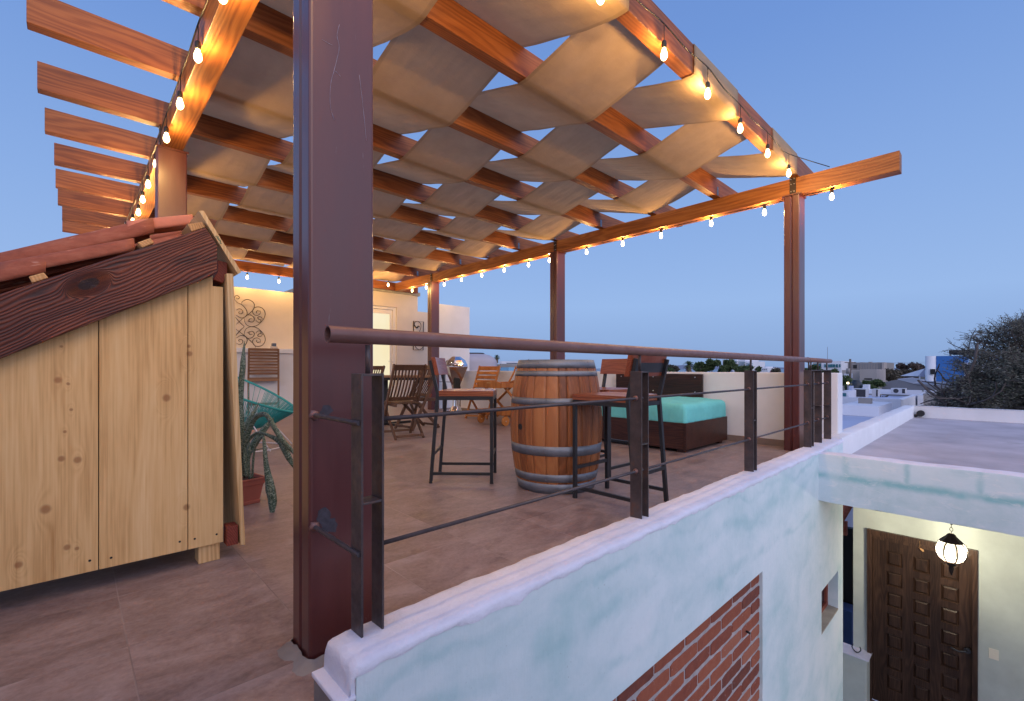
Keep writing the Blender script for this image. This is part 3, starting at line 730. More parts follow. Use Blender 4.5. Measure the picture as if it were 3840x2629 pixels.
# lantern
LA, LB = 6.545, .326
lt = empty('hanging_lantern', (LA, LB, -1.0), 'lit iron lantern with a ribbed glass globe hanging before the carved door', 'lantern')
ch = MB(); z = -.165
k = 0
while z > -.80:
    n = []
    for q in range(12):
        a = 2*math.pi*q/12; rx, rzz = .012*math.cos(a), .022*math.sin(a)
        n.append((LA+(rx if k % 2 else 0), LB+(0 if k % 2 else rx), z-.02+rzz))
    ch.tube(n, .0028, 5, closed=True); z -= .036; k += 1
ch.build('chain', M['wroughtiron'], lt)
rf = MB(); pr = [(.012, -.80), (.028, -.808), (.042, -.830), (.062, -.850), (.090, -.880), (.094, -.888), (.08, -.886), (.02, -.86)]
n6 = 8
rf.lathe(pr, (LA, LB, 0), n6, smooth=False); rf.build('roof', M['wroughtiron'], lt)
gl = MB(); gl.lathe([(.075, -.885), (.108, -.915), (.124, -.955), (.122, -1.005), (.098, -1.055), (.066, -1.085)], (LA, LB, 0), 24); gl.build('globe', M['lantern_glass'], lt)
rb = MB()
for q in range(8):
    a = 2*math.pi*(q+.5)/8; rb.tube([(LA+r_*math.cos(a), LB+r_*math.sin(a), z_) for r_, z_ in ((.079,-.885),(.112,-.915),(.128,-.955),(.126,-1.005),(.102,-1.057),(.064,-1.09))], .0060, 5)
rb.lathe([(.07, -1.083), (.064, -1.086), (.05, -1.095), (.03, -1.11), (.036, -1.122), (.018, -1.14), (.022, -1.16), (.016, -1.19), (.009, -1.22), (.001, -1.235)], (LA, LB, 0), 10)
rb.build('cage', M['wroughtiron'], lt)
pl = bpy.data.lights.new('lantern_lamp', 'POINT'); pl.energy = 55; pl.color = (1, .87, .64); pl.shadow_soft_size = .03
po = bpy.data.objects.new('lamp', pl); COL.objects.link(po); po.parent = lt; po.location = (0, 0, 0)

# ------------------------------------------------------------------ railing
rl = empty('railing', (2.9, 1.15, .2), 'rusty steel railing with thick brown handrail pipe standing on the low plastered wall', 'railing')
YR = 1.153
hp = MB()
def pipe(m, pts, ro, ri, n=28):
    m.tube(pts, ro, n, cap=False); m.tube(pts, ri, n, cap=False)
    for e_ in (0, -1):
        p = Vector(pts[e_]); d = (Vector(pts[1])-Vector(pts[0])).normalized() if e_ == 0 else (Vector(pts[-1])-Vector(pts[-2])).normalized()
        u = d.orthogonal().normalized(); v = d.cross(u); vs = []
        for k in range(n):
            a = 2*math.pi*k/n; q = u*math.cos(a)+v*math.sin(a); vs += [p+q*ro, p+q*ri]
        m.add(vs, [(2*k, 2*((k+1) % n), 2*((k+1) % n)+1, 2*k+1) for k in range(n)])
pipe(hp, [(.462, YR, .979), (1.4, YR, .9765), (2.8, YR, .973), (4.70, YR, .969)], .0213, .0185)
hp.build('handrail', M['handrail'], rl)
h2 = MB(); h2.tube([(4.70, YR, .969), (5.49, YR, .967), (5.507, YR, .966)], .0208, 20, rs=[.0208, .0208, .012]); h2.tube([(4.69, YR, .969), (4.705, YR, .969)], .0235, 20)
h2.build('handrail_end', M['handrail'], rl)
posts = [(.538, .058, .545), (1.893, .062, 1.880), (3.31, .062, 3.30), (4.725, .055, 4.72), (5.06, None, 0), (5.405, None, 0)]
def post(ax, sp, topz=.88, y0=1.124, w=.060):
    th = .006; m = MB()
    for a in (ax, ax+sp): m.box((a-th/2, y0, .190), (a+th/2, y0+w, topz))
    m.box((ax+th/2, y0+.0005, topz-.007), (ax+sp-th/2, y0+w-.0005, topz-.0005)); m.box((ax+th/2, y0+.001, .540), (ax+sp-th/2, y0+w-.001, .546))
    return m
for i, ax in enumerate((.540, 1.893, 3.305, 4.70)):
    p = post(ax, .058 if i < 3 else .075).build('post', M['flat_steel'], rl, bevel=.0012)
    MB().tube([(ax+.029, YR, .878), (ax+.029, YR, .955)], .0065, 10).build('stub', M['flat_steel'], p)
p = MB()
for a in (5.04, 5.385): p.box((a-.003, 1.122, .195), (a+.003, 1.184, .88))
p.box((4.785, 1.123, .874), (5.388, 1.183, .8805)); p.box((5.0, 1.126, .545), (5.037, 1.18, .551)); p.box((5.34, 1.126, .53), (5.382, 1.18, .536))
p = p.build('post', M['flat_steel'], rl)
st = MB()
for a in (4.80, 5.03, 5.36): st.tube([(a, YR, .88), (a, YR, .95)], .0065, 8)
build_each(st, 'stub', M['flat_steel'], p)
for z in (.756, .418):
    rd = MB(); rd.tube([(.60, 1.153, z), (5.38, 1.153, z-.006)], .0062, 10); rd.build('rod', M['rod_steel'], rl)
    wl = MB()
    for a in (1.885, 3.297, 4.69, 5.03, 5.375): wl.lathe([(.0062, -.010), (.012, -.004), (.013, .004), (.0062, .006)], (0,0,0), 10)
    vs = wl.v; wl2 = MB(); per = len(vs)//5
    for q, a in enumerate((1.888, 3.300, 4.695, 5.035, 5.38)):
        wl2.v += [(a+v[2], 1.153+v[0], z+v[1]) for v in vs[q*per:(q+1)*per]]
    wl2.f = wl.f; wl2.sm = wl.sm; build_each(wl2, 'weld', M['handrail'], rl)
    sh = MB(); sh.tube(cat_rom([(.532, 1.436, z-.004), (.532, 1.30, z-.004), (.533, 1.16, z-.004), (.534, 1.130, z-.004)]), .0065, 10); sh.build('short_rod', M['rod_steel'], rl)
    # weld blobs
    wb = MB(); rr = random.Random(int(z*100)); b_ = (.532, 1.430, z-.004)
    wb.lathe([(.001, -.002), (.016, .0), (.013, .007), (.0065, .013)], (0,0,0), 12); wb.v = [(b_[0]+v[0]*(1+.3*wob(i, 1.7)), b_[1]-v[2], b_[2]+v[1]*(1+.3*wob(i, 2.1))) for i, v in enumerate(wb.v)]; wb.build('weld', M['handrail'], rl)

# ------------------------------------------------------------------ pergola
pg = empty('pergola', (3.1, 5.5, 0), 'large timber pergola on maroon steel posts, roofed with woven beige canvas strips', 'pergola')
def steel_post(x0, y0, zt=2.765, dx=.21, dy=.15):
    """two C channels welded lip to lip: rounded box with a groove down both narrow faces"""
    r = .010; gy = y0+dy/2; m = MB()
    P = []
    def corner(cx, cy, a0):
        for k in range(4):
            a = a0+R(90)*k/3; P.append((cx+r*math.cos(a), cy+r*math.sin(a)))
    corner(x0+r, y0+r, R(180)); corner(x0+dx-r, y0+r, R(270))
    P += [(x0+dx, gy-.012), (x0+dx-.007, gy-.003), (x0+dx-.007, gy+.003), (x0+dx, gy+.012)]
    corner(x0+dx-r, y0+dy-r, 0); corner(x0+r, y0+dy-r, R(90))
    P += [(x0, gy+.012), (x0+.007, gy+.003), (x0+.007, gy-.003), (x0, gy-.012)]
    n = len(P); vs = [(a, b, -.01) for a, b in P]+[(a, b, zt) for a, b in P]
    m.add(vs, [(i, (i+1) % n, n+(i+1) % n, n+i) for i in range(n)], False)
    m.add([(a, b, zt) for a, b in P], [tuple(range(n))])
    return m
PX = (.519, 5.64)
PY = (1.432, 4.88, 8.46)
for x0 in PX:
    for y0 in PY:
        yy = y0+(.03 if (x0 > 1 and y0 < 2) else 0)
        po_ = steel_post(x0, yy).build('post', M['maroon'], pg)
        box((x0-.012, yy-.012, 2.765), (x0+.222, yy+.162, 2.7795)).build('cap_plate', M['maroon'], po_)
        if x0 > 1 or y0 > 2:
            # weld bead running down the seam
            wbm = MB(); wbm.tube([(x0+.001, yy+.075+.0015*wob(q, 1.9), 2.76*q/60) for q in range(61)], .0035, 6, rs=[.0025+.0018*abs(wob(q, 3.1, 2)) for q in range(61)]); wbm.build('seam', M['maroon'], po_)
        sp = MB()
        xs_ = (x0+.012-.002, x0+.178) if x0 < 1 else (5.687, 5.835)
        for sx in (-1, 1):
            cx_ = (.625 if x0 < 1 else 5.765)+sx*.079
            sp.box((cx_-.003, yy+.045, 2.7797), (cx_+.003, yy+.105, 2.98))
        s_ = build_each(sp, 'strap', M['wroughtiron'], po_)
        bl = MB(); cx_ = (.625 if x0 < 1 else 5.765)-.083
        for by in (.06, .09):
            for bz in (2.82, 2.90, 2.955): bl.tube([(cx_+.003, yy+by, bz), (cx_-.004, yy+by, bz)], .006, 6)
        build_each(bl, 'bolt', M['bolt'], po_)
rr = random.Random(8)
for (bx_, bz_, sc_) in ((.556, .752, .8), (.560, .415, 1.25)):
    m = MB(); n = 26; vs = []
    for k in range(n):
        a = 2*math.pi*k/n; r_ = sc_*(.016+.012*math.cos(a-.5)+.008*wob(a, 3, bz_*7)+.007*math.sin(2*a+bz_*9)+rr.uniform(0, .009)); vs.append((bx_+r_*math.cos(a)*1.1, 1.4314, bz_+r_*math.sin(a)*1.15))
    m.add(vs, [tuple(range(n))]); m.build('burn_mark', M['burn'], pg)
for pts_ in (((620,210),(600,300),(618,400),(600,500),(575,600),(550,690),(540,800),(545,920),(575,1020)), ((470,335),(520,365),(560,385)), ((585,605),(630,650)), ((790,640),(820,900),(850,1200))):
    q = cat_rom([onB('c2', x, y, 1.4312) for x, y in pts_], 4); MB().tube(q, .0006, 4, rs=[.0003+.0005*abs(wob(i, .9)) for i in range(len(q))]).build('scratch', M['scratch'], pg)
# grout at the foot of the near post
gm = MB(); rr = random.Random(5); cx_, cy_ = .62, 1.5; ring = []
NG = 44
for k in range(NG):
    a = 2*math.pi*k/NG; sx, sy = math.cos(a), math.sin(a)
    t = 1/max(abs(sx)/.112, abs(sy)/.082); ring.append((a, t))
vs = []
for lv, (ex, z) in enumerate(((-.006, .016), (.006, .012), (.020, .005), (.045, -.003))):
    for a, t in ring:
        e_ = t+ex*(1+.55*wob(a*3, 2.3, lv*.2)); vs.append((cx_+math.cos(a)*e_, cy_+math.sin(a)*e_, z*(1+.35*wob(a*5, 3.1, 1))))
gm.add(vs, [(l*NG+k, l*NG+(k+1) % NG, (l+1)*NG+(k+1) % NG, (l+1)*NG+k) for l in range(3) for k in range(NG)], True)
gm.build('grout', M['concrete'], pg)
# beams along y
for (xa, xb, ya) in ((.552, .698, .3), (5.695, 5.835, .64)):
    box((xa, ya, 2.78), (xb, 10.12, 2.968)).build('beam', M['redwood_y'], pg, bevel=.004)
box((.10, 10.121, 2.80), (6.35, 10.21, 2.985)).build('beam', M['redwood'], pg, bevel=.004)
# rafters along x
RY = [1.475, 2.32, 3.165, 4.01, 4.905, 5.735, 6.565, 7.40, 8.17, 8.98, 9.72]
RL = [-.19, -.2, -.18, -.198, -.187, -.173, -.131, -.136, -.13, -.10, -.106]
RW, RH = .088, .205
for j, y in enumerate(RY):
    rr = random.Random(j)
    x1 = 6.43+rr.uniform(-.03, .03)
    ra = box((RL[j], y, 2.970), (x1, y+RW, 2.970+RH)).build('rafter', M['redwood'], pg, bevel=.004)
    bk = MB()
    for xx in (5.60, .72):
        if j: bk.box((xx, y-.0035, 2.972), (xx+.042, y-.0005, 3.075))
    if j:
        build_each(bk, 'bracket', M['bracket'], ra)
        bb = MB()
        for xx in (5.611, 5.631):
            for z in (2.99, 3.055): bb.tube([(xx, y-.003, z), (xx, y-.007, z)], .004, 6)
        build_each(bb, 'bolt', M['bolt'], ra)
# woven canvas strips running along y over and under the rafters
XB = [.705, 1.52, 2.34, 3.155, 3.965, 4.80, 5.60]
for k in range(6):
    xa, xb = XB[k]+.010, XB[k+1]-.010
    path = []   # (y, z)
    zu, zo = 2.963, 2.970+RH+.005
    under0 = (k % 2 == 1)
    if under0: path += [(1.50, zo), (1.4685, zo-.004), (1.4665, 3.10), (1.4665, 3.03), (1.468, zu+.002), (1.478, zu)]
    else: path += [(1.40+.08, zo)]
    for j in range(len(RY)-1):
        un = (j+k) % 2 == 1
        z0 = zu if un else zo; z1 = zo if un else zu
        ya, yb = RY[j]+RW, RY[j+1]
        ya -= .008; yb += .008
        path.append((ya, z0)); n = 14
        sag = .008+.010*math.sin(j*2.1+k*1.3)
        for q in range(1, n):
            t = q/n
            # a hanging curve: leaves the high side gently, flattens towards the low one
            zz = z0+(z1-z0)*t - sag*4*t*(1-t)
            path.append((ya+(yb-ya)*t, zz))
        path.append((yb, z1))
    path.append((RY[-1]+RW, zu if (len(RY)-1+k) % 2 == 1 else zo)); path.append((10.10, 2.99))
    nu = 36; vs = []; uv = []; acc = 0
    for i, (y, z) in enumerate(path):
        if i: acc += math.hypot(y-path[i-1][0], z-path[i-1][1])
        near = min(abs(y-r_-RW/2) for r_ in RY); amp = min(1, max(0, (near-.05)/.2))
        for u in range(nu+1):
            t = u/nu; x = xa+(xb-xa)*t+(.006*wob(acc, 3, k+(5 if t > .5 else 0))*(abs(t-.5)*2))
            dz = amp*(.006*wob(acc*1.0+t*2.2, 4.0, k*1.7)+.003*wob(t*9+acc, 3.1, k)-.003*(1-(2*t-1)**2)+.0028*wob(t*14+acc*2.6, 2.0, k)+.0016*wob(t*40-acc*5, 1.0, k+3)*(1-amp*.5))
            dy = .0
            vs.append((x, y+dy, z+dz)); uv.append((t, acc))
    m = MB(); m.add(vs, [(i*(nu+1)+u, i*(nu+1)+u+1, (i+1)*(nu+1)+u+1, (i+1)*(nu+1)+u) for i in range(len(path)-1) for u in range(nu)], True); m.uv = uv
    m.build('canvas_strip', M['canvas'], pg)

# ------------------------------------------------------------------ string lights
def lamp_bulb(parent, p, drop=.05, tilt=(0, 0)):
    """p = centre of the glass"""
    x, y, z = p; m = MB()
    prof = [(.003, .038), (.011, .036), (.012, .026), (.017, .012), (.0215, -.006), (.0205, -.020), (.014, -.033), (.006, -.040), (.001, -.042)]
    m.lathe(prof, (x, y, z), 14); b = m.build('bulb', M['bulb'], parent)
    s = MB(); s.lathe([(.001, .085), (.010, .083), (.014, .078), (.016, .070), (.016, .038), (.0135, .034), (.001, .034)], (x, y, z), 10)
    s.tube([(x, y, z+.08), (x+.003, y, z+.08+drop*.5), (x, y, z+.08+drop)], .0028, 5)
    s.build('socket', M['socket'], b)
    l = bpy.data.lights.new('bulb_lamp', 'POINT'); l.energy = BULB_W; l.color = (1, .58, .20); l.shadow_soft_size = .012
    o = bpy.data.objects.new('lamp', l); COL.objects.link(o); o.parent = b
    o.location = Vector(p)-Vector(parent.location)
    return b
BULB_W = 10.0
def light_string(name_label, bulbs, cable_z, yoff, r=.0042, ends=None, group='string lights round the pergola', off=(0,0,0), zs=None):
    c = Vector(bulbs[0]); e = empty('string_lights', c, name_label, 'string lights', 0, group)
    pts = []
    bl = list(bulbs)
    for i, p in enumerate(bl):
        p = Vector(p); top = p+Vector(off)+Vector((0, 0, .08+cable_z)); pts.append(top)
        if i < len(bl)-1:
            q = Vector(bl[i+1])+Vector(off)+Vector((0, 0, .08+cable_z)); pts.append((top+q)/2-Vector((0, 0, yoff)))
    if ends:
        if ends[0]: pts.insert(0, Vector(ends[0]))
        if ends[1]: pts.append(Vector(ends[1]))
    MB().tube(cat_rom(pts, 6), r, 6).build('cable', M['cable'], e)
    for p in bl: lamp_bulb(e, p, cable_z)
    return e
Lb = [(.528, y, z) for y, z in ((.36, 2.70), (.80, 2.70), (1.35, 2.70), (1.97, 2.70), (2.585, 2.70), (3.192, 2.705), (3.80, 2.68), (4.42, 2.675), (5.03, 2.67), (5.61, 2.66), (6.08, 2.64), (6.50, 2.61), (7.15, 2.66), (7.8, 2.68), (8.45, 2.68), (9.1, 2.68), (9.7, 2.68))]
light_string('string of lit bulbs hung along the left timber beam of the pergola', Lb, .10, .012)
Fb = [(x, 1.443, z) for x, z in ((.85, 2.86), (1.40, 2.86), (2.02, 2.855), (2.692, 2.868), (3.326, 2.880), (3.94, 2.850), (4.59, 2.855), (5.209, 2.857))]
light_string('string of lit bulbs draped along the front rafter over the canvas ends', Fb, .11, .02, ends=(None, (5.69, 1.2, 2.985)))
Rb = [(5.765, y, z) for y, z in ((1.196, 2.696), (1.846, 2.69), (2.457, 2.703), (3.134, 2.691), (3.734, 2.701), (4.381, 2.70), (5.15, 2.70), (5.638, 2.705), (6.262, 2.71), (6.907, 2.71), (7.552, 2.71), (8.154, 2.694), (8.85, 2.72), (9.445, 2.72))]
light_string('string of lit bulbs screwed under the right timber beam against the sky', Rb, .0, .0, ends=None)
Bb = [(x, 10.1, 2.68) for x in (1.2, 1.85)]+[(2.478, 10.1, 2.678), (3.055, 10.1, 2.676), (3.65, 10.1, 2.69), (4.25, 10.1, 2.69), (4.80, 9.8, 2.78), (5.07, 9.3, 2.75)]
light_string('string of lit bulbs hung under the rear beam before the cream wall', Bb, .04, .01)
# ================================================================== WALLS OF THE TERRACE
pp = empty('white_parapet', (5.98, 4.5, 0), 'low white parapet wall behind the bed, closing the far right side of the terrace', 'wall')
m = MB(); m.box((5.89, 1.165, -.3), (6.10, 7.75, .846)); m.build('wall', M['plaster_white'], pp, bevel=.012)
m = box((5.878, 1.5, 0), (5.889, 7.75, .075)).build('skirting', M['skirting'], pp)
box((5.40, 1.052, -.1), (5.889, 1.17, .165)).build('plinth', M['skirting'], pp)
box((5.46, 1.055, .166), (5.889, 1.30, .19)).build('plinth_top', M['plaster_top'], pp)

bd = empty('rooftop_building', (4.5, 10.4, 0), 'cream rooftop building with a lit frosted glass door and grey coping behind the pergola', 'building')
YB = 10.3
k_ = YB/9.9
def KB(c, x, y): return onB(c, x, y, YB)
zc = 2.78; xd = 6.45
DX0, DX1, DZ = 4.75, 5.85, 2.41
m = MB()
wall_holes(m, 2.95+1.0, xd, 0, zc, [(DX0, DX1, 0, DZ)], lambda u, v: (u, YB, v))
m.add([(xd, YB, 0), (xd, YB+3, 0), (xd, YB+3, zc), (xd, YB, zc)], [(0,1,2,3)]); m.add([(3.95, YB, 0), (3.95, YB+3, 0), (3.95, YB+3, zc), (3.95, YB, zc)], [(0,1,2,3)]); m.add([(3.95, YB, zc), (xd, YB, zc), (xd, YB+3, zc), (3.95, YB+3, zc)], [(0,1,2,3)])
for a, b_ in (((DX0, 0), (DX0, DZ)), ((DX0, DZ), (DX1, DZ)), ((DX1, DZ), (DX1, 0))): m.add([(a[0], YB, a[1]), (b_[0], YB, b_[1]), (b_[0], YB+.12, b_[1]), (a[0], YB+.12, a[1])], [(0,1,2,3)])
m.build('wall', M['plaster_warm'], bd)
box((3.9, YB-.045, 2.755), (6.50, YB+3.05, 2.845)).build('coping', M['coping'], bd, bevel=.004)
fr = MB(); o = YB+.05
GX1 = KB('g3', 390, 580).x; GZ = KB('g3', 390, 580).z; FX1 = KB('g3', 432, 510).x; FZ = KB('g3', 432, 512).z
fr.box((GX1+.001, o, 0), (FX1, o+.05, GZ)); fr.box((DX0+.06, o, 0), (DX0+.15, o+.05, GZ)); fr.box((DX0+.06, o-.001, GZ), (FX1, o+.05, FZ)); fr.box((DX0+.15, o+.001, 0), (GX1, o+.049, .09))
fr.box((FX1+.004, o-.02, 0), (DX1-.001, o+.06, FZ+.06)); fr.box((DX0+.001, o-.02, 0), (DX0+.056, o+.06, FZ+.06)); fr.box((DX0+.002, o-.021, FZ+.004), (DX1-.002, o+.061, DZ-.001))
dr = fr.build('glass_door', M['upvc'], bd, bevel=.004)
box((DX0+.15, o+.015, .09), (GX1, o+.025, GZ)).build('frosted_pane', M['litdoor'], dr)
hh = KB('g3', 430, 1390); hm = MB(); hm.tube([(hh.x, o-.005, hh.z), (hh.x, o-.045, hh.z), (hh.x-.13, o-.045, hh.z+.01)], .008, 8); hm.box((hh.x-.018, o-.006, hh.z-.06), (hh.x+.018, o-.001, hh.z+.18)); hm.build('handle', M['upvc'], dr)
# lower wing and the far wing
z2 = KB('g3', 845, 535).z
m = MB(); m.box((6.452, YB+.02, 0), (7.7, YB+.4, z2)); m.build('wing', M['plaster_warm'], bd)
YF = 8.62; a_ = onB('g3', 1730, 475, YF); 
m = MB(); m.box((onB('s', 1642, 1200, YF).x, YF, -.3), (a_.x, YF+.22, a_.z+.01)); m.build('stair_block', M['plaster_white'], bd)
# wall with the scroll ornament and the bar counter
sw = empty('cream_wall', (2, 10.4, 0), 'tall cream wall behind the bar counter, warmly lit from above by the bulbs', 'wall')
zt = KB('c8', 75, 203).z
box((-1.2, YB+.01, 0), (3.94, YB+.25, zt)).build('wall', M['plaster_warm'], sw)
ct = empty('bar_counter', (1.5, 9.75, 0), 'white plastered bar counter with thick white top along the cream wall', 'counter')
box((-1.0, 9.56, 0), (3.9, YB, 1.185)).build('base', M['plaster_white'], ct)
box((-1.05, 9.49, 1.186), (3.93, YB+.005, 1.27)).build('top', M['plaster_white'], ct, bevel=.006)
# scrolled iron ornament
S1 = {
 'stem': [(245,640),(262,605),(300,575),(360,560),(430,590),(470,640),(460,720),(410,780),(320,850),(240,915),(160,985)],
 'loopA': [(300,880),(305,930),(340,990),(420,1022),(520,1000),(600,930),(650,850),(652,770),(605,705),(530,685),(468,708),(440,765),(465,815),(515,832),(562,810),(578,770),(560,742)],
 'spiA': [(565,770),(530,750),(508,775),(520,800)],
 'loopB': [(312,860),(345,828),(405,825),(458,858),(472,905),(440,943),(385,935),(350,922)],
 'spiB': [(440,890),(400,888),(378,915),(395,935)],
 'ess': [(498,905),(515,935),(550,950),(585,935),(575,905),(545,895),(530,870),(555,852),(590,862),(608,890),(585,915)],
 'loopC': [(135,560),(180,612),(262,650),(328,725),(350,800),(315,855),(245,872),(180,838),(152,820)],
 'spiC': [(165,742),(215,717),(262,738),(275,778),(250,803),(215,800),(205,778),(228,768)],
 'curl': [(140,560),(138,515),(165,492),(205,505),(215,535),(190,552),(170,540),(178,520)],
 'dia': [(150,860),(210,935),(300,1022)],
}
scr = empty('scroll_wall_art', (1.9, YB-.03, 1.7), 'large wrought iron scroll ornament on the cream wall above the bar counter', 'wall art')
def P7(x, y):
    p = onB('d7', x, y, YB-.03); return p
xc = P7(60, 1020).x
for nme, pts in S1.items():
    for fy in (0, 1):
        if nme in ('curl',) and fy: continue
        if nme == 'stem' and fy: pts_ = [(160,1065),(240,1125),(320,1190),(400,1260),(470,1330),(495,1380)]
        else: pts_ = [(x, 2045-y) if fy else (x, y) for x, y in pts]
        for mx in (0, 1):
            q = [P7(x, y) for x, y in pts_]
            if mx: q = [Vector((2*xc-p.x, p.y, p.z)) for p in q]
            q = cat_rom(q, 5); n = len(q)
            MB().tube(q, .0055, 5, rs=[.0035+.004*math.sin(math.pi*i/(n-1)) for i in range(n)]).build('scroll', M['wroughtiron'], scr)
# small framed iron ornament
wa = empty('framed_wall_art', (6.5, YB-.02, 1.8), 'small rectangular iron frame with a curling tendril on the cream wall right of the door', 'wall art')
m = MB(); q = [KB('g3', x, y) for x, y in ((770,700),(938,712),(932,1195),(765,1190))]
q = [Vector((p.x, YB-.02, p.z)) for p in q]
m.tube(q, .011, 4, closed=True); m.build('frame', M['wroughtiron'], wa)
sp = MB(); sp.tube(cat_rom([Vector((KB('g3', x, y).x, YB-.02, KB('g3', x, y).z)) for x, y in ((780,760),(800,715),(850,708),(890,750),(893,820),(870,875),(840,940),(800,1020),(790,1100),(820,1160),(870,1190),(925,1150))], 5), .008, 5); sp.build('tendril', M['wroughtiron'], wa)
sp = MB(); sp.tube(cat_rom([Vector((KB('g3', x, y).x, YB-.02, KB('g3', x, y).z)) for x, y in ((785,765),(810,808),(835,815),(845,790),(870,795))], 5), .016, 5); sp.build('leaf', M['wroughtiron'], wa)
# small box on the counter
p = at('g1', 740, 122, 8.9)
bx = empty('lantern_box', (p.x, 9.75, 1.27), 'small pale box with a dark glass top standing on the bar counter', 'lantern')
box((p.x-.055, 9.70, 1.27), (p.x+.055, 9.80, 1.325)).build('body', M['city_beige'], bx, bevel=.004)
box((p.x-.035, 9.715, 1.325), (p.x+.035, 9.785, 1.385)).build('cover', M['glass_dark'], bx)
# short railing at the gap in the parapet
r2 = empty('stair_railing', (6.0, 8.2, 0), 'short dark railing with a pipe handrail beside the barbecue, before the white stair block', 'railing')
MB().tube([(5.95, 7.62, .97), (5.95, 8.6, .97)], .022, 14).build('handrail', M['handrail'], r2)
for y in (7.80, 8.42):
    box((5.94, y, 0), (5.985, y+.05, .845)).build('post', M['flat_steel'], r2)
    MB().tube([(5.955, y+.025, .845), (5.955, y+.025, .955)], .008, 6).build('stub', M['flat_steel'], r2)
for z in (.845, .60): MB().tube([(5.95, 7.8, z), (5.95, 8.6, z)], .007, 6).build('rod', M['rod_steel'], r2)

# ================================================================== SHED ON THE LEFT
sh = empty('wooden_shed', (0, 2.9, 0), 'low pale pine board shed with a charred dark roof beam and clay tiles', 'shed')
SB = 2.5
def slopez(x): return .936+.03+(x+.189)*.607
for (xa, xb) in ((-.9, -.32), (-.317, .0765), (.0795, .3745), (.3775, .513)):
    zt = lambda x: 1.0+(x+.189)*.607
    pts = [(xa, SB, .081), (xb, SB, .081), (xb, SB, min(zt(xb), 1.274 if xb > .5 else 9)), (xa, SB, zt(xa))]
    if xb > .5: pts = [(xa, SB, .081), (xb, SB, .081), (xb, SB, 1.274), (.471, SB, 1.274), (.471, SB, 1.34), (xa, SB, zt(xa))]
    MB().prism(pts, (0, .02, 0)).build('board', M['pine'], sh, bevel=.0015)
MB().prism([(-.9, SB+.022, .09), (.50, SB+.022, .09), (.465, SB+.022, 1.355), (-.9, SB+.022, .525)], (0, .01, 0)).build('light_stop_backing', M['black'], sh)  # black sheet added behind the boards to stop sky light leaking through the seams
nm = MB()
for x, y in ((630,1315),(780,1295),(1262,1182),(1367,1162),(1521,1130)):
    p = onB('c7', x, y, SB); nm.tube([(p.x, SB+.002, p.z), (p.x, SB-.0006, p.z)], .0048, 8)
build_each(nm, 'screw_hole', M['black'], sh)
bp_ = [onB('c6', x, y, 2.445) for x, y in ((0,712),(1560,208),(1648,345),(1648,540),(1612,572),(0,1200))]
d0 = bp_[0]-bp_[1]; d1 = bp_[5]-bp_[4]
bp_[0] = bp_[0]+d0*1.1; bp_[5] = bp_[5]+d1*1.1
MB().prism(bp_, (0, .05, 0)).build('roof_beam', M['charred'], sh, bevel=.004)
def poly_on(c, pts, B, th, name, mat, bevel=.002, xt=0):
    return MB().prism([onB(c, x, y, B) for x, y in pts], (xt, th, 0)).build(name, mat, sh, bevel=bevel)
poly_on('c6', ((1650,455),(1722,475),(1722,570),(1690,628),(1612,600),(1650,545)), 2.50, .5, 'block', M['block_red'])
# ridge trim: pale plank lying on the far slope
poly_on('h2', ((180,360),(255,358),(820,1275),(765,1305)), 2.45, .62, 'ridge_plank', M['pine_plain'])
poly_on('c6', ((1715,556),(1768,560),(1800,1516*.62+460),(1770,1516*.62+460)), 2.46, .60, 'x', M['pine_plain']) if 0 else None
sm_ = MB(); rr = random.Random(2)
for k in range(6):
    for q in range(3):
        t = .405+.022*k+.004*q; a0 = Vector(onB('h2', 217+(792-217)*t, 359+(1290-359)*t, 2.4492)); u_ = (onB('h2', 792, 1290, 2.4492)-onB('h2', 217, 359, 2.4492)).normalized(); w_ = Vector((u_.z, 0, -u_.x))
        o_ = a0+w_*rr.uniform(-.004, .004); sm_.add([o_-u_*.0016-w_*.003, o_+u_*.0016-w_*.002, o_+u_*.0014+w_*.003, o_-u_*.0014+w_*.002], [(0,1,2,3)])
sm_.build('faded_stamp', M['stamp'], sh)
tp, bt = onB('c6', 1716, 556, 2.46), onB('c7', 1690, 1205, 2.46); t2, b2 = onB('c6', 1768, 560, 2.46), onB('c7', 1722, 1205, 2.46)
MB().prism([tp, t2, b2, bt], (0, .62, 0)).build('side_plank', M['pine_plain'], sh, bevel=.0015)
box((.522, 2.47, .065), (.568, 2.54, .155)).build('block', M['block_red'], sh, bevel=.003)
box((.418, 2.512, 0), (.502, 2.60, .10)).build('foot', M['pine_plain'], sh, bevel=.002)
box((-.5, 2.512, 0), (-.42, 2.60, .10)).build('foot', M['pine_plain'], sh, bevel=.002)
m = MB(); m.prism([(-.9, 3.08, .08), (.51, 3.08, .08), (.51, 3.08, 1.27), (-.9, 3.08, .50)], (0, .02, 0)); m.build('back', M['pine_plain'], sh)
m = MB(); m.prism([(-.9, 2.52, .50), (.45, 2.52, 1.32), (.45, 2.52, 1.335), (-.9, 2.52, .515)], (0, .56, 0)); m.build('roof_deck', M['black'], sh)
for pl_ in (((1040,322),(1140,287),(1170,325),(1080,362)), ((215,580),(330,548),(370,590),(245,628)), ((1420,182),(1535,163),(1562,205),(1452,240))):
    q = [onB('c6', x, y, 2.462) for x, y in pl_]; MB().prism(q, (0, .58, 0)).build('batten', M['batten'], sh, bevel=.004)
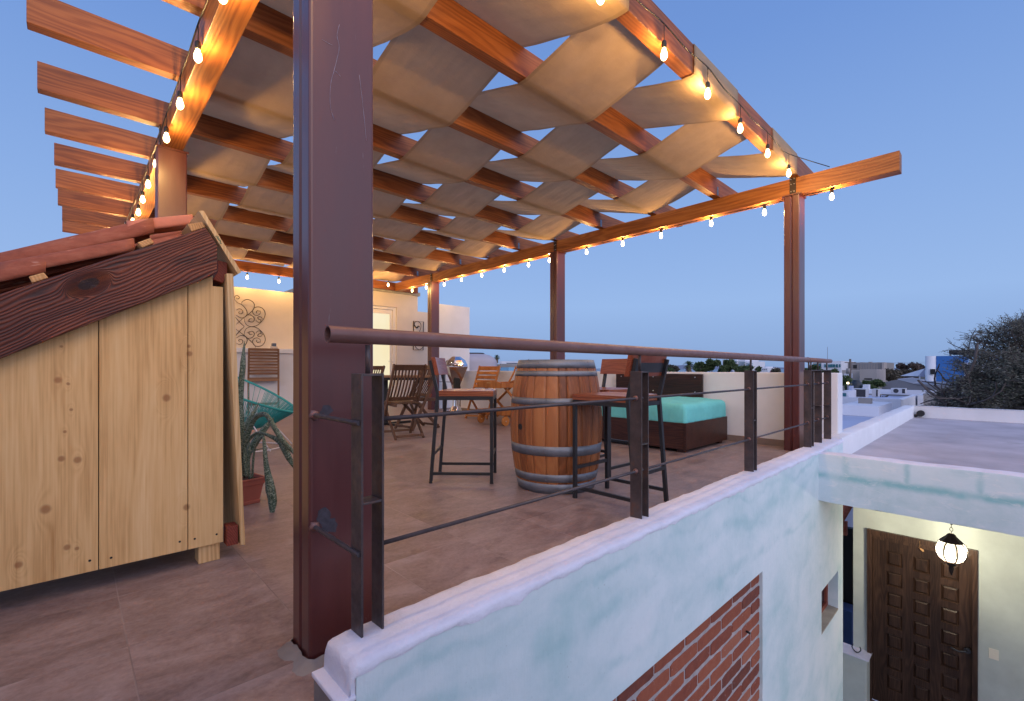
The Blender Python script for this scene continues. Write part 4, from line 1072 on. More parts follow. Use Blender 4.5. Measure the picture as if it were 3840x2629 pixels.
# barrel tiles: half pipes lying up the slope, each one's upper end over the next
def half_tile(xa, za, xb, zb, yc, ra, rb, mat='clay', th=.011):
    n = 14; m = MB(); vs = []; L = 12
    for i in range(L+1):
        t = i/L; x = xa+(xb-xa)*t; z = za+(zb-za)*t; r = ra+(rb-ra)*t
        for rr_ in (r, r-th):
            for k in range(n+1):
                a = math.pi*k/n; jit = 1+.012*wob(t*3+k*.2, 3, yc*9)
                vs.append((x-(.28*rr_*math.sin(a)*(1 if 0 else 0)), yc-rr_*math.cos(a)*jit, z+rr_*math.sin(a)*.98*jit))
    w_ = n+1; st = 2*w_
    fs = [(i*st+k, (i+1)*st+k, (i+1)*st+k+1, i*st+k+1) for i in range(L) for k in range(n)]
    fs += [(i*st+w_+k, i*st+w_+k+1, (i+1)*st+w_+k+1, (i+1)*st+w_+k) for i in range(L) for k in range(n)]
    fs += [(i*st, i*st+w_, (i+1)*st+w_, (i+1)*st) for i in range(L)]+[(i*st+n, (i+1)*st+n, (i+1)*st+w_+n, i*st+w_+n) for i in range(L)]
    fs += [(e*st+k, e*st+k+1, e*st+w_+k+1, e*st+w_+k) for e in (0, L) for k in range(n)]
    m.add(vs, fs, True); return m.build('roof_tile', M[mat], sh)
half_tile(-.60, 1.02, -.072, 1.262, 2.572, .082, .072)
half_tile(-.20, 1.222, .192, 1.393, 2.574, .066, .064)
half_tile(-.60, 1.080, -.25, 1.255, 2.735, .074, .082)
half_tile(-.33, 1.215, .271, 1.512, 2.735, .076, .088)
half_tile(.18, 1.500, .425, 1.590, 2.735, .066, .062, 'clay_pale')
half_tile(-.60, 1.06, .05, 1.38, 2.90, .07, .075); half_tile(-.05, 1.33, .41, 1.545, 2.90, .07, .07)
for y_ in (2.655, 2.815): half_tile(-.60, 1.01, .41, 1.50, y_, .05, .05)

# ================================================================== BARREL
br = empty('wine_barrel', (2.70, 2.345, 0), 'old oak wine barrel standing upright as a table between the bar stools', 'barrel')
BH = .955
def rad(z):
    t = (z-BH/2)/(BH/2); return .287+.063*(1-t*t)
NSV = 26; rr = random.Random(11)
m = MB(); cuts = []; a = .2
ws = [rr.uniform(.75, 1.3) for _ in range(NSV)]; tot = sum(ws); BC = Vector((2.70, 2.345, 0))
for w_ in ws:
    da = 2*math.pi*w_/tot; n = 5; H_ = 18; vs = []
    for i in range(H_+1):
        z = .004+(BH-.008)*i/H_
        for k in range(n+1):
            e_ = .0016 if k in (0, n) else 0
            aa = a+da*(k/n)+(.0016 if k == 0 else -.0016 if k == n else 0); r = rad(z)-e_*1.5
            vs.append((BC.x+r*math.cos(aa), BC.y+r*math.sin(aa), z))
        for k in (0, n):
            aa = a+da*(k/n); r = rad(z)-.024; vs.append((BC.x+r*math.cos(aa), BC.y+r*math.sin(aa), z))
    st = n+3
    fs = [(i*st+k, i*st+k+1, (i+1)*st+k+1, (i+1)*st+k) for i in range(H_) for k in range(n)]
    fs += [(i*st, (i+1)*st, (i+1)*st+n+1, i*st+n+1) for i in range(H_)]+[(i*st+n, i*st+n+2, (i+1)*st+n+2, (i+1)*st+n) for i in range(H_)]
    fs += [tuple([H_*st+k for k in range(n+1)]+[H_*st+n+2, H_*st+n+1])]
    m.add(vs, fs, True); a += da
m.build('staves', M['oak'], br)
m = MB(); m.lathe([(.001, .925), (.275, .925), (.275, .90)], BC, 32, smooth=False); m.build('head', M['oak'], br)
for z0, z1 in ((.896, .957), (.838, .876), (.634, .684), (.277, .346), (.088, .144), (.002, .074)):
    m = MB(); t_ = .0022; L = [(rad(z0)+.0004, z0), (rad(z0)+t_, z0), (rad((z0+z1)/2)+t_, (z0+z1)/2), (rad(z1)+t_, z1), (rad(z1)+.0004, z1)]
    m.lathe(L, BC, 64); h_ = m.build('hoop', M['galv'], br)
    rv = MB()
    for aa in (rr.uniform(3.4, 3.9), rr.uniform(4.4, 5.2)):
        for dz in (.3, .7) if z1-z0 > .045 else (.5,):
            zz = z0+(z1-z0)*dz; r = rad(zz)+t_; rv.tube([(BC.x+(r-.001)*math.cos(aa), BC.y+(r-.001)*math.sin(aa), zz), (BC.x+(r+.002)*math.cos(aa), BC.y+(r+.002)*math.sin(aa), zz)], .005, 8)
    build_each(rv, 'rivet', M['galv'], h_)
def on_barrel(c, x, y):
    a, b, v = ray(c, x, y)
    A_ = a*a+b*b; B_ = -2*(a*BC.x+b*BC.y); d = 3.2
    for _ in range(8):
        z = CAMZ+v*d; C_ = BC.x**2+BC.y**2-rad(z)**2; d = (-B_-math.sqrt(max(0, B_*B_-4*A_*C_)))/(2*A_)
    return Vector((a*d, b*d, CAMZ+v*d))
p = on_barrel('d1', 1168, 742); n_ = Vector((p.x-BC.x, p.y-BC.y, 0)).normalized()
MB().tube([p-n_*.002, p+n_*.0015], .022, 20).build('bung_hole', M['black'], br)
p = on_barrel('d1', 1168, 232); q = on_barrel('d1', 1182, 262)

# ================================================================== BAR STOOLS
def make_stool(label):
    t = empty('bar_stool', (0, 0, 0), label, 'bar stool', 0, 'bar stools round the barrel')
    W, q = .025, .0125
    xs = (-.19, .19); yf, yb = .215, -.245
    for x in xs:
        MB().bar((x, yf, 0), (x, yf, .675), W, W, (0,1,0)).build('leg', M['black_steel'], t, True, .003)
        up = MB(); pts = [(x, yb-.015, 0), (x, -.205, .70), (x, -.265, .955)]
        up.bar(pts[0], pts[1], W, W, (0,1,0)); up.bar((x, -.2045, .695), pts[2], W*1.01, W, (0,1,0)); up.build('leg', M['black_steel'], t, True, .003)
        MB().bar((x, yf, .075), (x, -.255, .075), .018, .022, (0,0,1)).build('rung', M['black_steel'], t, True)
        MB().bar((x, yf, .662), (x, -.205, .662), .0255, .028, (0,0,1)).build('rail', M['black_steel'], t, True)
        fc = MB(); fc.tube([(x, yf, 0), (x, yf, .008)], .015, 8); fc.build('foot', M['black'], t, True)
        fc = MB(); fc.tube([(x, yb-.015, 0), (x, yb-.015, .008)], .015, 8); fc.build('foot', M['black'], t, True)
    MB().bar((xs[0], yf, .21), (xs[1], yf, .21), .018, .022, (0,0,1)).build('rung', M['black_steel'], t, True)
    MB().bar((xs[0], -.245, .225), (xs[1], -.245, .225), .018, .022, (0,0,1)).build('rung', M['black_steel'], t, True)
    MB().bar((xs[0], yf, .662), (xs[1], yf, .662), .0255, .0275, (0,0,1)).build('rail', M['black_steel'], t, True)
    MB().bar((xs[0], -.205, .6615), (xs[1], -.205, .6615), .0255, .0275, (0,0,1)).build('rail', M['black_steel'], t, True)
    # dished plank seat
    m = MB(); nx, ny = 14, 12; top = []; 
    for j in range(ny+1):
        for i in range(nx+1):
            u, v = i/nx*2-1, j/ny*2-1; x = u*.20; y = .015+v*.215
            r2_ = max(0, 1-(abs(u)/.8)**3)*max(0, 1-(abs(v-.0)/.85)**3); top.append((x, y, .722-.014*r2_-(.004 if max(abs(u), abs(v)) > .99 else 0)))
    bot = [(x, y, .678) for x, y, z in top]; k = len(top); w_ = nx+1
    m.add(top, [(j*w_+i, j*w_+i+1, (j+1)*w_+i+1, (j+1)*w_+i) for j in range(ny) for i in range(nx)], True)
    per = [i for i in range(w_)]+[j*w_+nx for j in range(1, ny+1)]+[ny*w_+i for i in range(nx-1, -1, -1)]+[j*w_ for j in range(ny-1, 0, -1)]
    m.add([top[i] for i in per]+[bot[i] for i in per], [(i, (i+1) % len(per), len(per)+(i+1) % len(per), len(per)+i) for i in range(len(per))]+[tuple(range(len(per), 2*len(per)))])
    m.build('seat', M['seatwood'], t, True)
    bb = MB(); n = 10; vs = []
    for i in range(n+1):
        u = i/n*2-1; x = u*.215; cv = .018*(1-u*u)
        for (dy, z) in ((0, .842), (0, .982), (.034, .982), (.034, .842)): vs.append((x, -.243-(z-.842)*.22+dy-cv*1.0+.02, z))
    bb.add(vs, [(4*i+j, 4*(i+1)+j, 4*(i+1)+(j+1) % 4, 4*i+(j+1) % 4) for i in range(n) for j in range(4)]+[(0,1,2,3), (4*n, 4*n+1, 4*n+2, 4*n+3)])
    b_ = bb.build('backrest', M['backwood'], t, True, .004)
    pm_ = MB(); vs = []
    for i in range(n+1):
        u = i/n*2-1; x = u*.178; cv = .012*(1-u*u)
        for (dy, z) in ((0, .868), (0, .93), (.003, .93), (.003, .868)): vs.append((x, -.243-(z-.842)*.22+dy-cv+.012, z))
    pm_.add(vs, [(4*i+j, 4*(i+1)+j, 4*(i+1)+(j+1) % 4, 4*i+(j+1) % 4) for i in range(n) for j in range(4)]+[(0,1,2,3), (4*n, 4*n+1, 4*n+2, 4*n+3)])
    pm_.build('back_plate', M['strap'], t, True)
    return t
s1 = make_stool('bar stool left of the barrel, seen side-on, its red wooden back to the left')
s1.location = (2.343, 2.993, 0); s1.rotation_euler = (0, 0, R(-135.5))
s2 = copy_tree(s1); s2['label'] = 'nearest bar stool, its back to the camera, right behind the second railing post'
s2.location = (2.705, 1.795, 0); s2.rotation_euler = (0, 0, R(0))
s3 = copy_tree(s1); s3['label'] = 'bar stool on the far side of the barrel, before the bed headboard'
s3.location = (3.40, 2.37, 0); s3.rotation_euler = (0, 0, R(88))

# ================================================================== DAYBED
be = empty('outdoor_bed', (5.2, 2.95, 0), 'dark wooden outdoor bed with a turquoise covered mattress against the white parapet', 'bed')
m = box((4.66, 2.25, .035), (5.735, 2.278, .315)); m.build('side_board', M['darkwood'], be, bevel=.003)
box((4.66, 2.2785, .035), (4.69, 3.72, .315)).build('side_board', M['darkwood'], be, bevel=.003)
box((4.66, 3.7205, .035), (5.735, 3.75, .315)).build('side_board', M['darkwood'], be, bevel=.003)
box((5.705, 2.2785, .035), (5.735, 3.72, .315)).build('side_board', M['darkwood'], be, bevel=.003)
for x, y in ((4.70, 2.29), (5.60, 2.29), (4.70, 3.62), (5.60, 3.62)): box((x, y, 0), (x+.08, y+.08, .06)).build('foot', M['darkwood'], be)
hb_ = box((5.80, 2.588, .40), (5.84, 3.872, .822)).build('headboard', M['darkwood'], be, bevel=.003)
bo = MB()
for y in (2.68, 3.27, 3.78):
    for z in (.78, .59): bo.tube([(5.80, y, z), (5.795, y, z)], .008, 8)
build_each(bo, 'bolt', M['bolt'], hb_)
# soft mattress: rounded slab with pulled corners
def soft_box(x0, x1, y0, y1, z0, z1, r=.05, n=30, seed=0):
    bm = bmesh.new(); bmesh.ops.create_cube(bm, size=1)
    for v in bm.verts: v.co = Vector(((x0+x1)/2+v.co.x*(x1-x0), (y0+y1)/2+v.co.y*(y1-y0), (z0+z1)/2+v.co.z*(z1-z0)))
    bmesh.ops.bevel(bm, geom=bm.edges[:], offset=r, segments=5, affect='EDGES', profile=.55)
    bmesh.ops.subdivide_edges(bm, edges=[e for e in bm.edges if e.calc_length() > .3], cuts=n, use_grid_fill=True)
    for v in bm.verts:
        c = v.co; k = max(0, (c.z-z0)/(z1-z0)); cr = min(1, (min(abs(c.x-x0), abs(c.x-x1))+min(abs(c.y-y0), abs(c.y-y1)))/.12)
        c.z += k*(.006*wob(c.x*2+c.y*3, 4, seed)+.004*wob(c.y*7-c.x*2, 3, seed+2))+.018*k*math.sin(math.pi*min(1, max(0, (c.y-y0)/(y1-y0))))
        s_ = (1-cr)*.010*math.sin((c.x-c.y)*70)
        if c.z < z1-.03: c.x += s_+.004*math.sin(c.y*38+c.z*20); c.y += -s_+.004*math.sin(c.x*44+c.z*15)
    vs = [tuple(v.co) for v in bm.verts]; bm.verts.index_update(); fs = [tuple(v.index for v in f.verts) for f in bm.faces]; bm.free()
    return MB().add(vs, fs, True)
soft_box(4.675, 5.775, 2.262, 3.735, .27, .515, .07).build('mattress', M['turq'], be)
# ================================================================== FOLDING CHAIRS AND TABLE
def folding_chair(label, mat, horiz=False):
    t = empty('folding_chair', (0, 0, 0), label, 'chair', 0, 'folding wooden chairs')
    mw = M[mat]; W = .21
    for x in (-W, W):
        MB().bar((x, .27, 0), (x, -.26, .94), .022, .045, (0,1,0)).build('leg', mw, t, True, .003)
        MB().bar((x*.88, -.24, 0), (x*.88, .20, .43), .020, .042, (0,1,0)).build('leg', mw, t, True, .003)
        MB().bar((x*.80, -.20, .425), (x*.80, .22, .435), .022, .035).build('seat_rail', mw, t, True, .003)
    MB().bar((-W*.87, -.235, .04), (W*.87, -.235, .04), .018, .032).build('rung', mw, t, True, .002)
    MB().bar((-W, .255, .05), (W, .255, .05), .018, .032).build('rung', mw, t, True, .002)
    def bk(z): return .27-(.53)*z/.94
    if not horiz:
        MB().bar((-W+.012, bk(.905), .905), (W-.012, bk(.905), .905), .02, .075, (0, -.49, .87)).build('top_rail', mw, t, True, .004)
        MB().bar((-W+.012, bk(.50), .50), (W-.012, bk(.50), .50), .02, .05, (0, -.49, .87)).build('lower_rail', mw, t, True, .003)
        for i in range(9):
            x = -W+.035+(2*W-.07)*i/8; m = MB(); pts = []
            for k in range(7):
                z = .52+.35*k/6; pts.append((x, bk(z)-.020*math.sin(math.pi*k/6), z))
            for p, q in zip(pts[:-1], pts[1:]): m.bar(p, q, .020, .011, (0, .87, .49))
            m2 = MB(); vs = []
            for p in pts: vs += [(p[0]-.010, p[1]-.005, p[2]), (p[0]+.010, p[1]-.005, p[2]), (p[0]+.010, p[1]+.006, p[2]), (p[0]-.010, p[1]+.006, p[2])]
            m2.add(vs, [(4*a+j, 4*a+(j+1) % 4, 4*a+4+(j+1) % 4, 4*a+4+j) for a in range(6) for j in range(4)]+[(0,1,2,3), (24,25,26,27)]); m2.build('back_slat', mw, t, True)
    else:
        for i, z in enumerate((.895, .81, .73, .65, .57)):
            MB().bar((-W+.004, bk(z)+.022, z), (W-.004, bk(z)+.022, z), .014, .062 if i else .085, (0, -.49, .87)).build('back_slat', mw, t, True, .003)
    for i in range(9):
        x = -W*.80+.016+(1.6*W-.032)*i/8
        MB().bar((x, -.19, .448), (x, .235, .458), .027, .014).build('seat_slat', mw, t, True, .002)
    return t
f1 = folding_chair('dark folding chair seen from behind, its slatted back nearest to the near railing post', 'teak_dark')
f1['label'] = 'dark slatted folding chair seen from behind, in front of the table'
f1.location = (3.14, 5.37, 0); f1.rotation_euler = (0, 0, R(-9))
f2 = copy_tree(f1); f2['label'] = 'dark folding chair turned sideways, half hidden behind the left bar stool'
f2.location = (3.76, 5.98, 0); f2.rotation_euler = (0, 0, R(94))
f3 = copy_tree(f1); f3['label'] = 'dark folding chair behind the table, only one upright showing beside the big post'
p = at('s', 1375, 1500, 8.25); f3.location = (p.x, p.y, 0); f3.rotation_euler = (0, 0, R(-43.6+180-12))
f4 = folding_chair('honey coloured teak folding chair with horizontal back slats beside the barbecue', 'teak', True)
f4['label'] = 'honey coloured folding chair with horizontal back slats beside the barbecue'
p = at('s', 1812, 1500, 8.45); f4.location = (p.x, p.y, 0); f4.rotation_euler = (0, 0, R(112))
p = at('s', 1452, 1500, 7.35)
tb = empty('dining_table', (p.x, p.y, 0), 'brown wooden table top on a black metal pedestal behind the dark folding chairs', 'table', R(-43.6))
for i in range(6): box((-.74, -.36+.121*i, .755), (.74, -.363+.121*(i+1), .785)).build('plank', M['teak_mid'], tb, True, .002)
box((-.70, -.33, .715), (.70, .33, .7545)).build('frame', M['black'], tb, True)
for x in (-.03,): box((x-.035, -.035, .03), (x+.035, .035, .714)).build('pedestal', M['black'], tb, True, .003)
MB().bar((-.3, -.3, .02), (.3, .3, .02), .06, .035).build('base', M['black'], tb, True); MB().bar((-.3, .3, .019), (.3, -.3, .019), .06, .0345).build('base', M['black'], tb, True)

# bar chair at the counter
p = at('s', 986, 1500, 8.72)
bc = empty('bar_chair', (p.x, p.y, 0), 'tall teak bar chair with a slatted back drawn up to the white counter', 'bar chair', R(-12))
for x in (-.245, .245):
    MB().bar((x, -.22, 0), (x, -.20, .70), .032, .032).build('leg', M['teak_mid'], bc, True, .003)
    MB().bar((x, -.20, .70), (x*.97, -.28, 1.26), .032, .032).build('upright', M['teak_mid'], bc, True, .003)
    MB().bar((x, .21, 0), (x, .21, .70), .032, .032).build('leg', M['teak_mid'], bc, True, .003)
    MB().bar((x, -.21, .24), (x, .21, .24), .018, .035).build('rung', M['teak_mid'], bc, True)
    MB().bar((x, -.20, .685), (x, .21, .685), .022, .05).build('seat_rail', M['teak_mid'], bc, True)
for y in (-.215, .21):
    MB().bar((-.245, y, .29 if y > 0 else .24), (.245, y, .29 if y > 0 else .24), .018, .045).build('rung', M['teak_mid'], bc, True)
    MB().bar((-.245, y, .685), (.245, y, .685), .022, .05).build('seat_rail', M['teak_mid'], bc, True)
for i in range(8): box((-.245, -.20+.053*i, .712), (.245, -.155+.053*i, .726)).build('seat_slat', M['teak_mid'], bc, True)
for i in range(9):
    z = .80+.055*i; y = -.20-.08*(z-.70)/.56
    MB().bar((-.235, y, z), (.235, y, z), .014, .042 if i < 8 else .05, (0, -.14, .99)).build('back_slat', M['teak_mid'], bc, True, .002)

# ================================================================== BARBECUE
gx, gy = 5.66, 7.60
gr = empty('barbecue_grill', (gx, gy, 0), 'polished steel pedestal barbecue with a faceted hood beside the brown post', 'barbecue')
m = MB(); m.lathe([(.001, .0), (.265, .0), (.268, .02), (.25, .034), (.12, .04), (.10, .10), (.075, .13)], (gx, gy, 0), 40); m.build('base', M['chrome'], gr)
m = MB(); m.lathe([(.075, .12), (.058, .30), (.062, .42), (.085, .52), (.10, .56)], (gx, gy, 0), 28); m.build('column', M['chrome'], gr)
def frust(z0, w0, d0, z1, w1, d1, rz=R(-20)):
    m = MB(); vs = []
    for z, w_, d_ in ((z0, w0, d0), (z1, w1, d1)):
        for a, b_ in ((-1,-1),(1,-1),(1,1),(-1,1)):
            x, y = a*w_/2, b_*d_/2; vs.append((gx+x*math.cos(rz)-y*math.sin(rz), gy+x*math.sin(rz)+y*math.cos(rz), z))
    return m.add(vs, [(3,2,1,0),(4,5,6,7),(0,1,5,4),(1,2,6,5),(2,3,7,6),(3,0,4,7)])
frust(.56, .15, .15, .93, .40, .36).build('bowl', M['chrome'], gr, bevel=.006)
box((gx-.11, gy-.12, .45), (gx+.02, gy-.06, .70)).build('gas_bottle_cover', M['black'], gr, bevel=.01)
hd = MB(); rz = R(-20); vs = []
rings = [(.932, .43, .40), (.965, .445, .415), (1.06, .36, .33), (1.135, .17, .15)]
for z, w_, d_ in rings:
    for k in range(8):
        a = R(22.5)+R(45)*k; x, y = .541*w_*math.cos(a)*1.0, .541*d_*math.sin(a); vs.append((gx+x*math.cos(rz)-y*math.sin(rz), gy+x*math.sin(rz)+y*math.cos(rz), z))
hd.add(vs, [(i*8+k, i*8+(k+1) % 8, (i+1)*8+(k+1) % 8, (i+1)*8+k) for i in range(3) for k in range(8)]+[tuple(range(24, 32)), tuple(reversed(range(8)))])
h_ = hd.build('hood', M['chrome'], gr, bevel=.004)
fx, fy = -CA, -SA; sx, sy = SA, -CA
hq = Vector((gx+fx*.22, gy+fy*.22, 1.0)); MB().tube([hq-Vector((sx, sy, 0))*.10, hq+Vector((sx, sy, 0))*.10], .011, 8).build('handle', M['chrome'], h_)

# ================================================================== SERVING TROLLEY
tr = empty('serving_trolley', (5.2, 5.6, 0), 'teak serving trolley with a tray top and wooden wheels left of the barrel', 'trolley')
TW = M['teak']
x0, x1, y0, y1 = 4.80, 5.55, 5.27, 5.88
box((x0+.015, y0+.015, .60), (x1-.015, y1-.015, .612)).build('tray_bottom', TW, tr)
for a, b_ in (((x0, y0, .59), (x1, y0+.018, .665)), ((x0, y1-.018, .59), (x1, y1, .665))): box(a, b_).build('tray_side', TW, tr, bevel=.003)
for xx in (x0, x1-.018):
    pts = [(xx, y0+.019, .585), (xx, y1-.019, .585), (xx, y1-.019, .665), (xx, y1-.14, .70), (xx, y0+.14, .70), (xx, y0+.019, .665)]
    q = MB().prism(pts, (.018, 0, 0)).build('tray_end', TW, tr, bevel=.003)
    box((xx-.001, (y0+y1)/2-.05, .655), (xx+.019, (y0+y1)/2+.05, .68)).build('handle_slot', M['batten'], q)
for i in range(7): box((x0+.04+.098*i, y0+.03, .20), (x0+.115+.098*i, y1-.03, .214)).build('shelf_slat', TW, tr)
for a, b_ in (((x0+.02, y0+.012, .16), (x1, y0+.03, .235)), ((x0+.02, y1-.03, .16), (x1, y1-.012, .235)), ((x0+.02, y0+.031, .17), (x0+.038, y1-.031, .235))): box(a, b_).build('shelf_rail', TW, tr, bevel=.003)
for y in (y0+.045, y1-.045):
    MB().bar((x0+.06, y, .09), (x1+.02, y, .60), .02, .04, (1,0,0)).build('leg', TW, tr, bevel=.003)
    MB().bar((x1+.02, y+.022*(1 if y < 5.5 else -1), 0), (x0+.12, y+.022*(1 if y < 5.5 else -1), .60), .02, .04, (1,0,0)).build('leg', TW, tr, bevel=.003)
    m = MB(); m.tube(cat_rom([(x1-.10, y, .62), (x1-.02, y, .72), (x1+.06, y, .84), (x1+.10, y, .93)]), .016, 6); m.build('handle_arm', TW, tr)
MB().tube([(x1+.09, y0+.03, .90), (x1+.09, y1-.03, .90)], .011, 8).build('push_bar', TW, tr)
for yw in (y0-.005, y1+.005-.03):
    w_ = MB(); w_.tube([(x0+.075, yw-.012, .072), (x0+.075, yw+.018, .072)], .072, 24); o = w_.build('wheel', TW, tr, bevel=.003)
    MB().tube([(x0+.075, yw-.018, .072), (x0+.075, yw+.02, .072)], .010, 8).build('hub', M['bolt'], o)

# ================================================================== ACAPULCO CHAIR
ac = empty('string_chair', (1.5, 5.6, 0), 'turquoise round cord chair with a white tubular base behind the potted plant', 'chair')
ccx = at('s', 905, 1500, 5.15); RT = Vector((SA, -CA, 0)); FW = Vector((CA, SA, 0)); O = Vector((ccx.x, ccx.y, 0))
def rim(a, k=1.0):
    # egg-shaped rim: front (low) points to camera right
    r_ = .60*math.cos(a)*(1 if math.cos(a) > 0 else 1.05); f_ = .40*math.sin(a)*(1-.22*math.cos(a))
    z = .41+.40*(.60-r_) + .06*(1-math.cos(a))*.3
    return O+RT*(r_*k)+FW*(f_*k)+Vector((0, 0, z))
NR = 56
rimp = [rim(2*math.pi*i/NR) for i in range(NR)]
MB().tube(rimp, .0125, 8, closed=True).build('rim', M['teal_cord'], ac)
cen = O+RT*(-.02)+Vector((0, 0, .20))
def inner(a): return cen+RT*(.10*math.cos(a))+FW*(.13*math.sin(a))+Vector((0, 0, 0))
seat = MB(); seat.tube([inner(2*math.pi*i/24) for i in range(24)], .012, 6, closed=True); seat.build('seat_ring', M['teal_cord'], ac)
cm = MB()
for i in range(NR):
    a = 2*math.pi*i/NR; p, q = rimp[i], inner(a)
    md = (p+q)/2-Vector((0, 0, .035+.02*abs(math.sin(a)))); cm.tube([p, md, q], .0032, 4, cap=False)
    if math.cos(a) > .2:
        for dd in (.02, .04, .06, .085):
            p2 = rim(a+dd); q2 = inner(a+dd); cm.tube([p2, (p2+q2)/2-Vector((0, 0, .038+.02*abs(math.sin(a)))), q2], .0034, 4, cap=False)
cm.build('cords', M['teal_cord'], ac)
for sg in (1, -1):
    for r_, f_ in ((.36, .20), (-.24, .22)):
        foot = O+RT*(r_*1.25)+FW*(f_*sg*1.2)+Vector((0, 0, .012)); tp = O+RT*(r_*.55)+FW*(f_*sg*.9)+Vector((0, 0, .33 if r_ > 0 else .40))
        MB().tube([tp, foot], .0065, 7).build('leg', M['white_metal'], ac)
fr_ = [O+RT*(.42*math.cos(2*math.pi*i/36))+FW*(.36*math.sin(2*math.pi*i/36))+Vector((0, 0, .012)) for i in range(36)]
MB().tube(fr_, .0065, 7, closed=True).build('base_ring', M['white_metal'], ac)
fr_ = [O+RT*(.42+.05*math.cos(2*math.pi*i/14))+FW*(.10+.05*math.sin(2*math.pi*i/14))+Vector((0, 0, .02)) for i in range(14)]
MB().tube(fr_, .0055, 6, closed=True).build('loop', M['white_metal'], ac)

# ================================================================== SNAKE PLANT
pc = at('s', 917, 1850, 3.07); PC = Vector((pc.x, pc.y, 0))
sp_ = empty('potted_plant', PC, 'snake plant with drooping banded leaves in a square terracotta pot beside the shed', 'plant')
def sq(z, h): return [(PC.x+a*h*math.cos(R(10))-b*h*math.sin(R(10)), PC.y+a*h*math.sin(R(10))+b*h*math.cos(R(10)), z) for a, b in ((-1,-1),(1,-1),(1,1),(-1,1))]
m = MB(); L = [sq(0, .068), sq(.02, .070), sq(.021, .067), (sq(.105, .080)), sq(.125, .084), sq(.126, .088), sq(.16, .094), sq(.161, .100), sq(.172, .101), sq(.172, .088), sq(.14, .084)]
m.add([v for r_ in L for v in r_], [(i*4+k, i*4+(k+1) % 4, i*4+4+(k+1) % 4, i*4+4+k) for i in range(len(L)-1) for k in range(4)]+[(3,2,1,0)]); m.build('pot', M['pot'], sp_, bevel=.003)
MB().add(sq(.15, .085), [(0,1,2,3)]).build('soil', M['soil'], sp_)
def leaf(pts, ws, c='g2', depth=3.0, dz=0, tilt=0):
    """pts: (x, y, depth) along the midrib; ws: width in metres"""
    q = cat_rom([at(c, x, y, d) for x, y, d in pts], 6); n = len(q); vs = []; uv = []; L = 0
    for i, p in enumerate(q):
        t = i/(n-1); k = t*(len(ws)-1); a = int(min(k, len(ws)-2)); w_ = .66*(ws[a]+(ws[a+1]-ws[a])*(k-a))
        T = (q[min(i+1, n-1)]-q[max(i-1, 0)]).normalized(); V = (p-Vector((0, 0, CAMZ))).normalized()
        S = T.cross(V).normalized(); S = (Matrix.Rotation(tilt+.3*wob(t*3, 2, depth), 3, T) @ S); Nn = S.cross(T).normalized()
        if i: L += (p-q[i-1]).length
        for u in (-1, -.5, 0, .5, 1):
            vs.append(p+S*(w_/2*u*(1+.06*wob(t*12, 3, u)))+Nn*(w_*.18*(abs(u)**2))); uv.append(((u+1)/2, L/.25))
    m = MB(); m.add(vs, [(i*5+k, i*5+k+1, i*5+6+k, i*5+5+k) for i in range(n-1) for k in range(4)], True); m.uv = uv
    me = m.build('leaf', M['snake'], sp_)
    sd = me.modifiers.new('th', 'SOLIDIFY'); sd.thickness = .0012
    return me
leaf([(110,980,3.05),(90,700,3.02),(78,300,3.0),(75,-30,3.0),(100,-330,3.0),(118,-640,3.02)], [.035,.05,.05,.052,.055,.052,.004], tilt=.2)
leaf([(130,990,3.05),(110,700,3.0),(160,450,2.97),(240,290,2.95),(340,235,2.9),(410,290,2.88),(480,410,2.86),(560,540,2.85),(650,640,2.84),(760,760,2.84)], [.03,.05,.055,.05,.05,.045,.045,.05,.05,.04,.01], tilt=.3)
leaf([(120,980,3.1),(150,720,3.1),(250,560,3.1),(380,380,3.12),(470,280,3.14)], [.04,.065,.08,.07,.05,.01])
leaf([(150,980,3.0),(130,640,2.98),(230,480,2.95),(330,462,2.92),(440,510,2.9),(545,580,2.88),(610,700,2.86),(690,850,2.85),(720,900,2.85)], [.03,.04,.032,.03,.035,.055,.075,.07,.03,.004], tilt=.5)
leaf([(210,990,3.0),(225,760,2.98),(255,600,2.95),(330,505,2.92),(352,560,2.9),(360,700,2.88),(385,900,2.87),(420,1100,2.86),(445,1280,2.86),(440,1490,2.86)], [.022,.022,.02,.03,.028,.035,.04,.06,.088,.078,.006], tilt=.1)
leaf([(120,1000,3.15),(130,780,3.15),(165,640,3.15),(150,560,3.15)], [.04,.045,.03,.004])
leaf([(180,1000,3.06),(160,800,3.06),(175,650,3.06),(180,560,3.07)], [.025,.035,.03,.004])
leaf([(100,720,3.1),(190,680,3.05),(300,648,3.0),(390,635,3.0),(445,650,3.0)], [.012,.010,.009,.007,.002])
leaf([(95,430,3.2),(170,300,3.2),(240,190,3.22),(290,90,3.25)], [.06,.05,.03,.004])
leaf([(60,980,3.1),(30,600,3.15),(-60,250,3.2)], [.04,.06,.05,.006])
leaf([(80,990,3.2),(40,700,3.3),(60,400,3.35),(20,150,3.4)], [.04,.06,.05,.006])
# ================================================================== THE TOWN
GZ0 = -8.2
def block(c, xl, yt, xr, yb, A, dA, name, mat, parent, down=False):
    """box whose front face (towards the camera side) fills the given patch at distance A"""
    p = onA(c, xl, (yt+yb)/2, A); q = onA(c, xr, (yt+yb)/2, A); t = onA(c, (xl+xr)/2, yt, A).z; b = GZ0-.05 if down else onA(c, (xl+xr)/2, yb, A).z
    return box((A, q.y, b), (A+dA, p.y, t)).build(name, M[mat], parent)
def house(label, loc, cat='house', name='house', group='white and grey town buildings beyond the terrace'):
    return empty(name, loc, label, cat, 0, group)
def ctr(c, x, y, A): p = onA(c, x, y, A); return (A, p.y, GZ0)
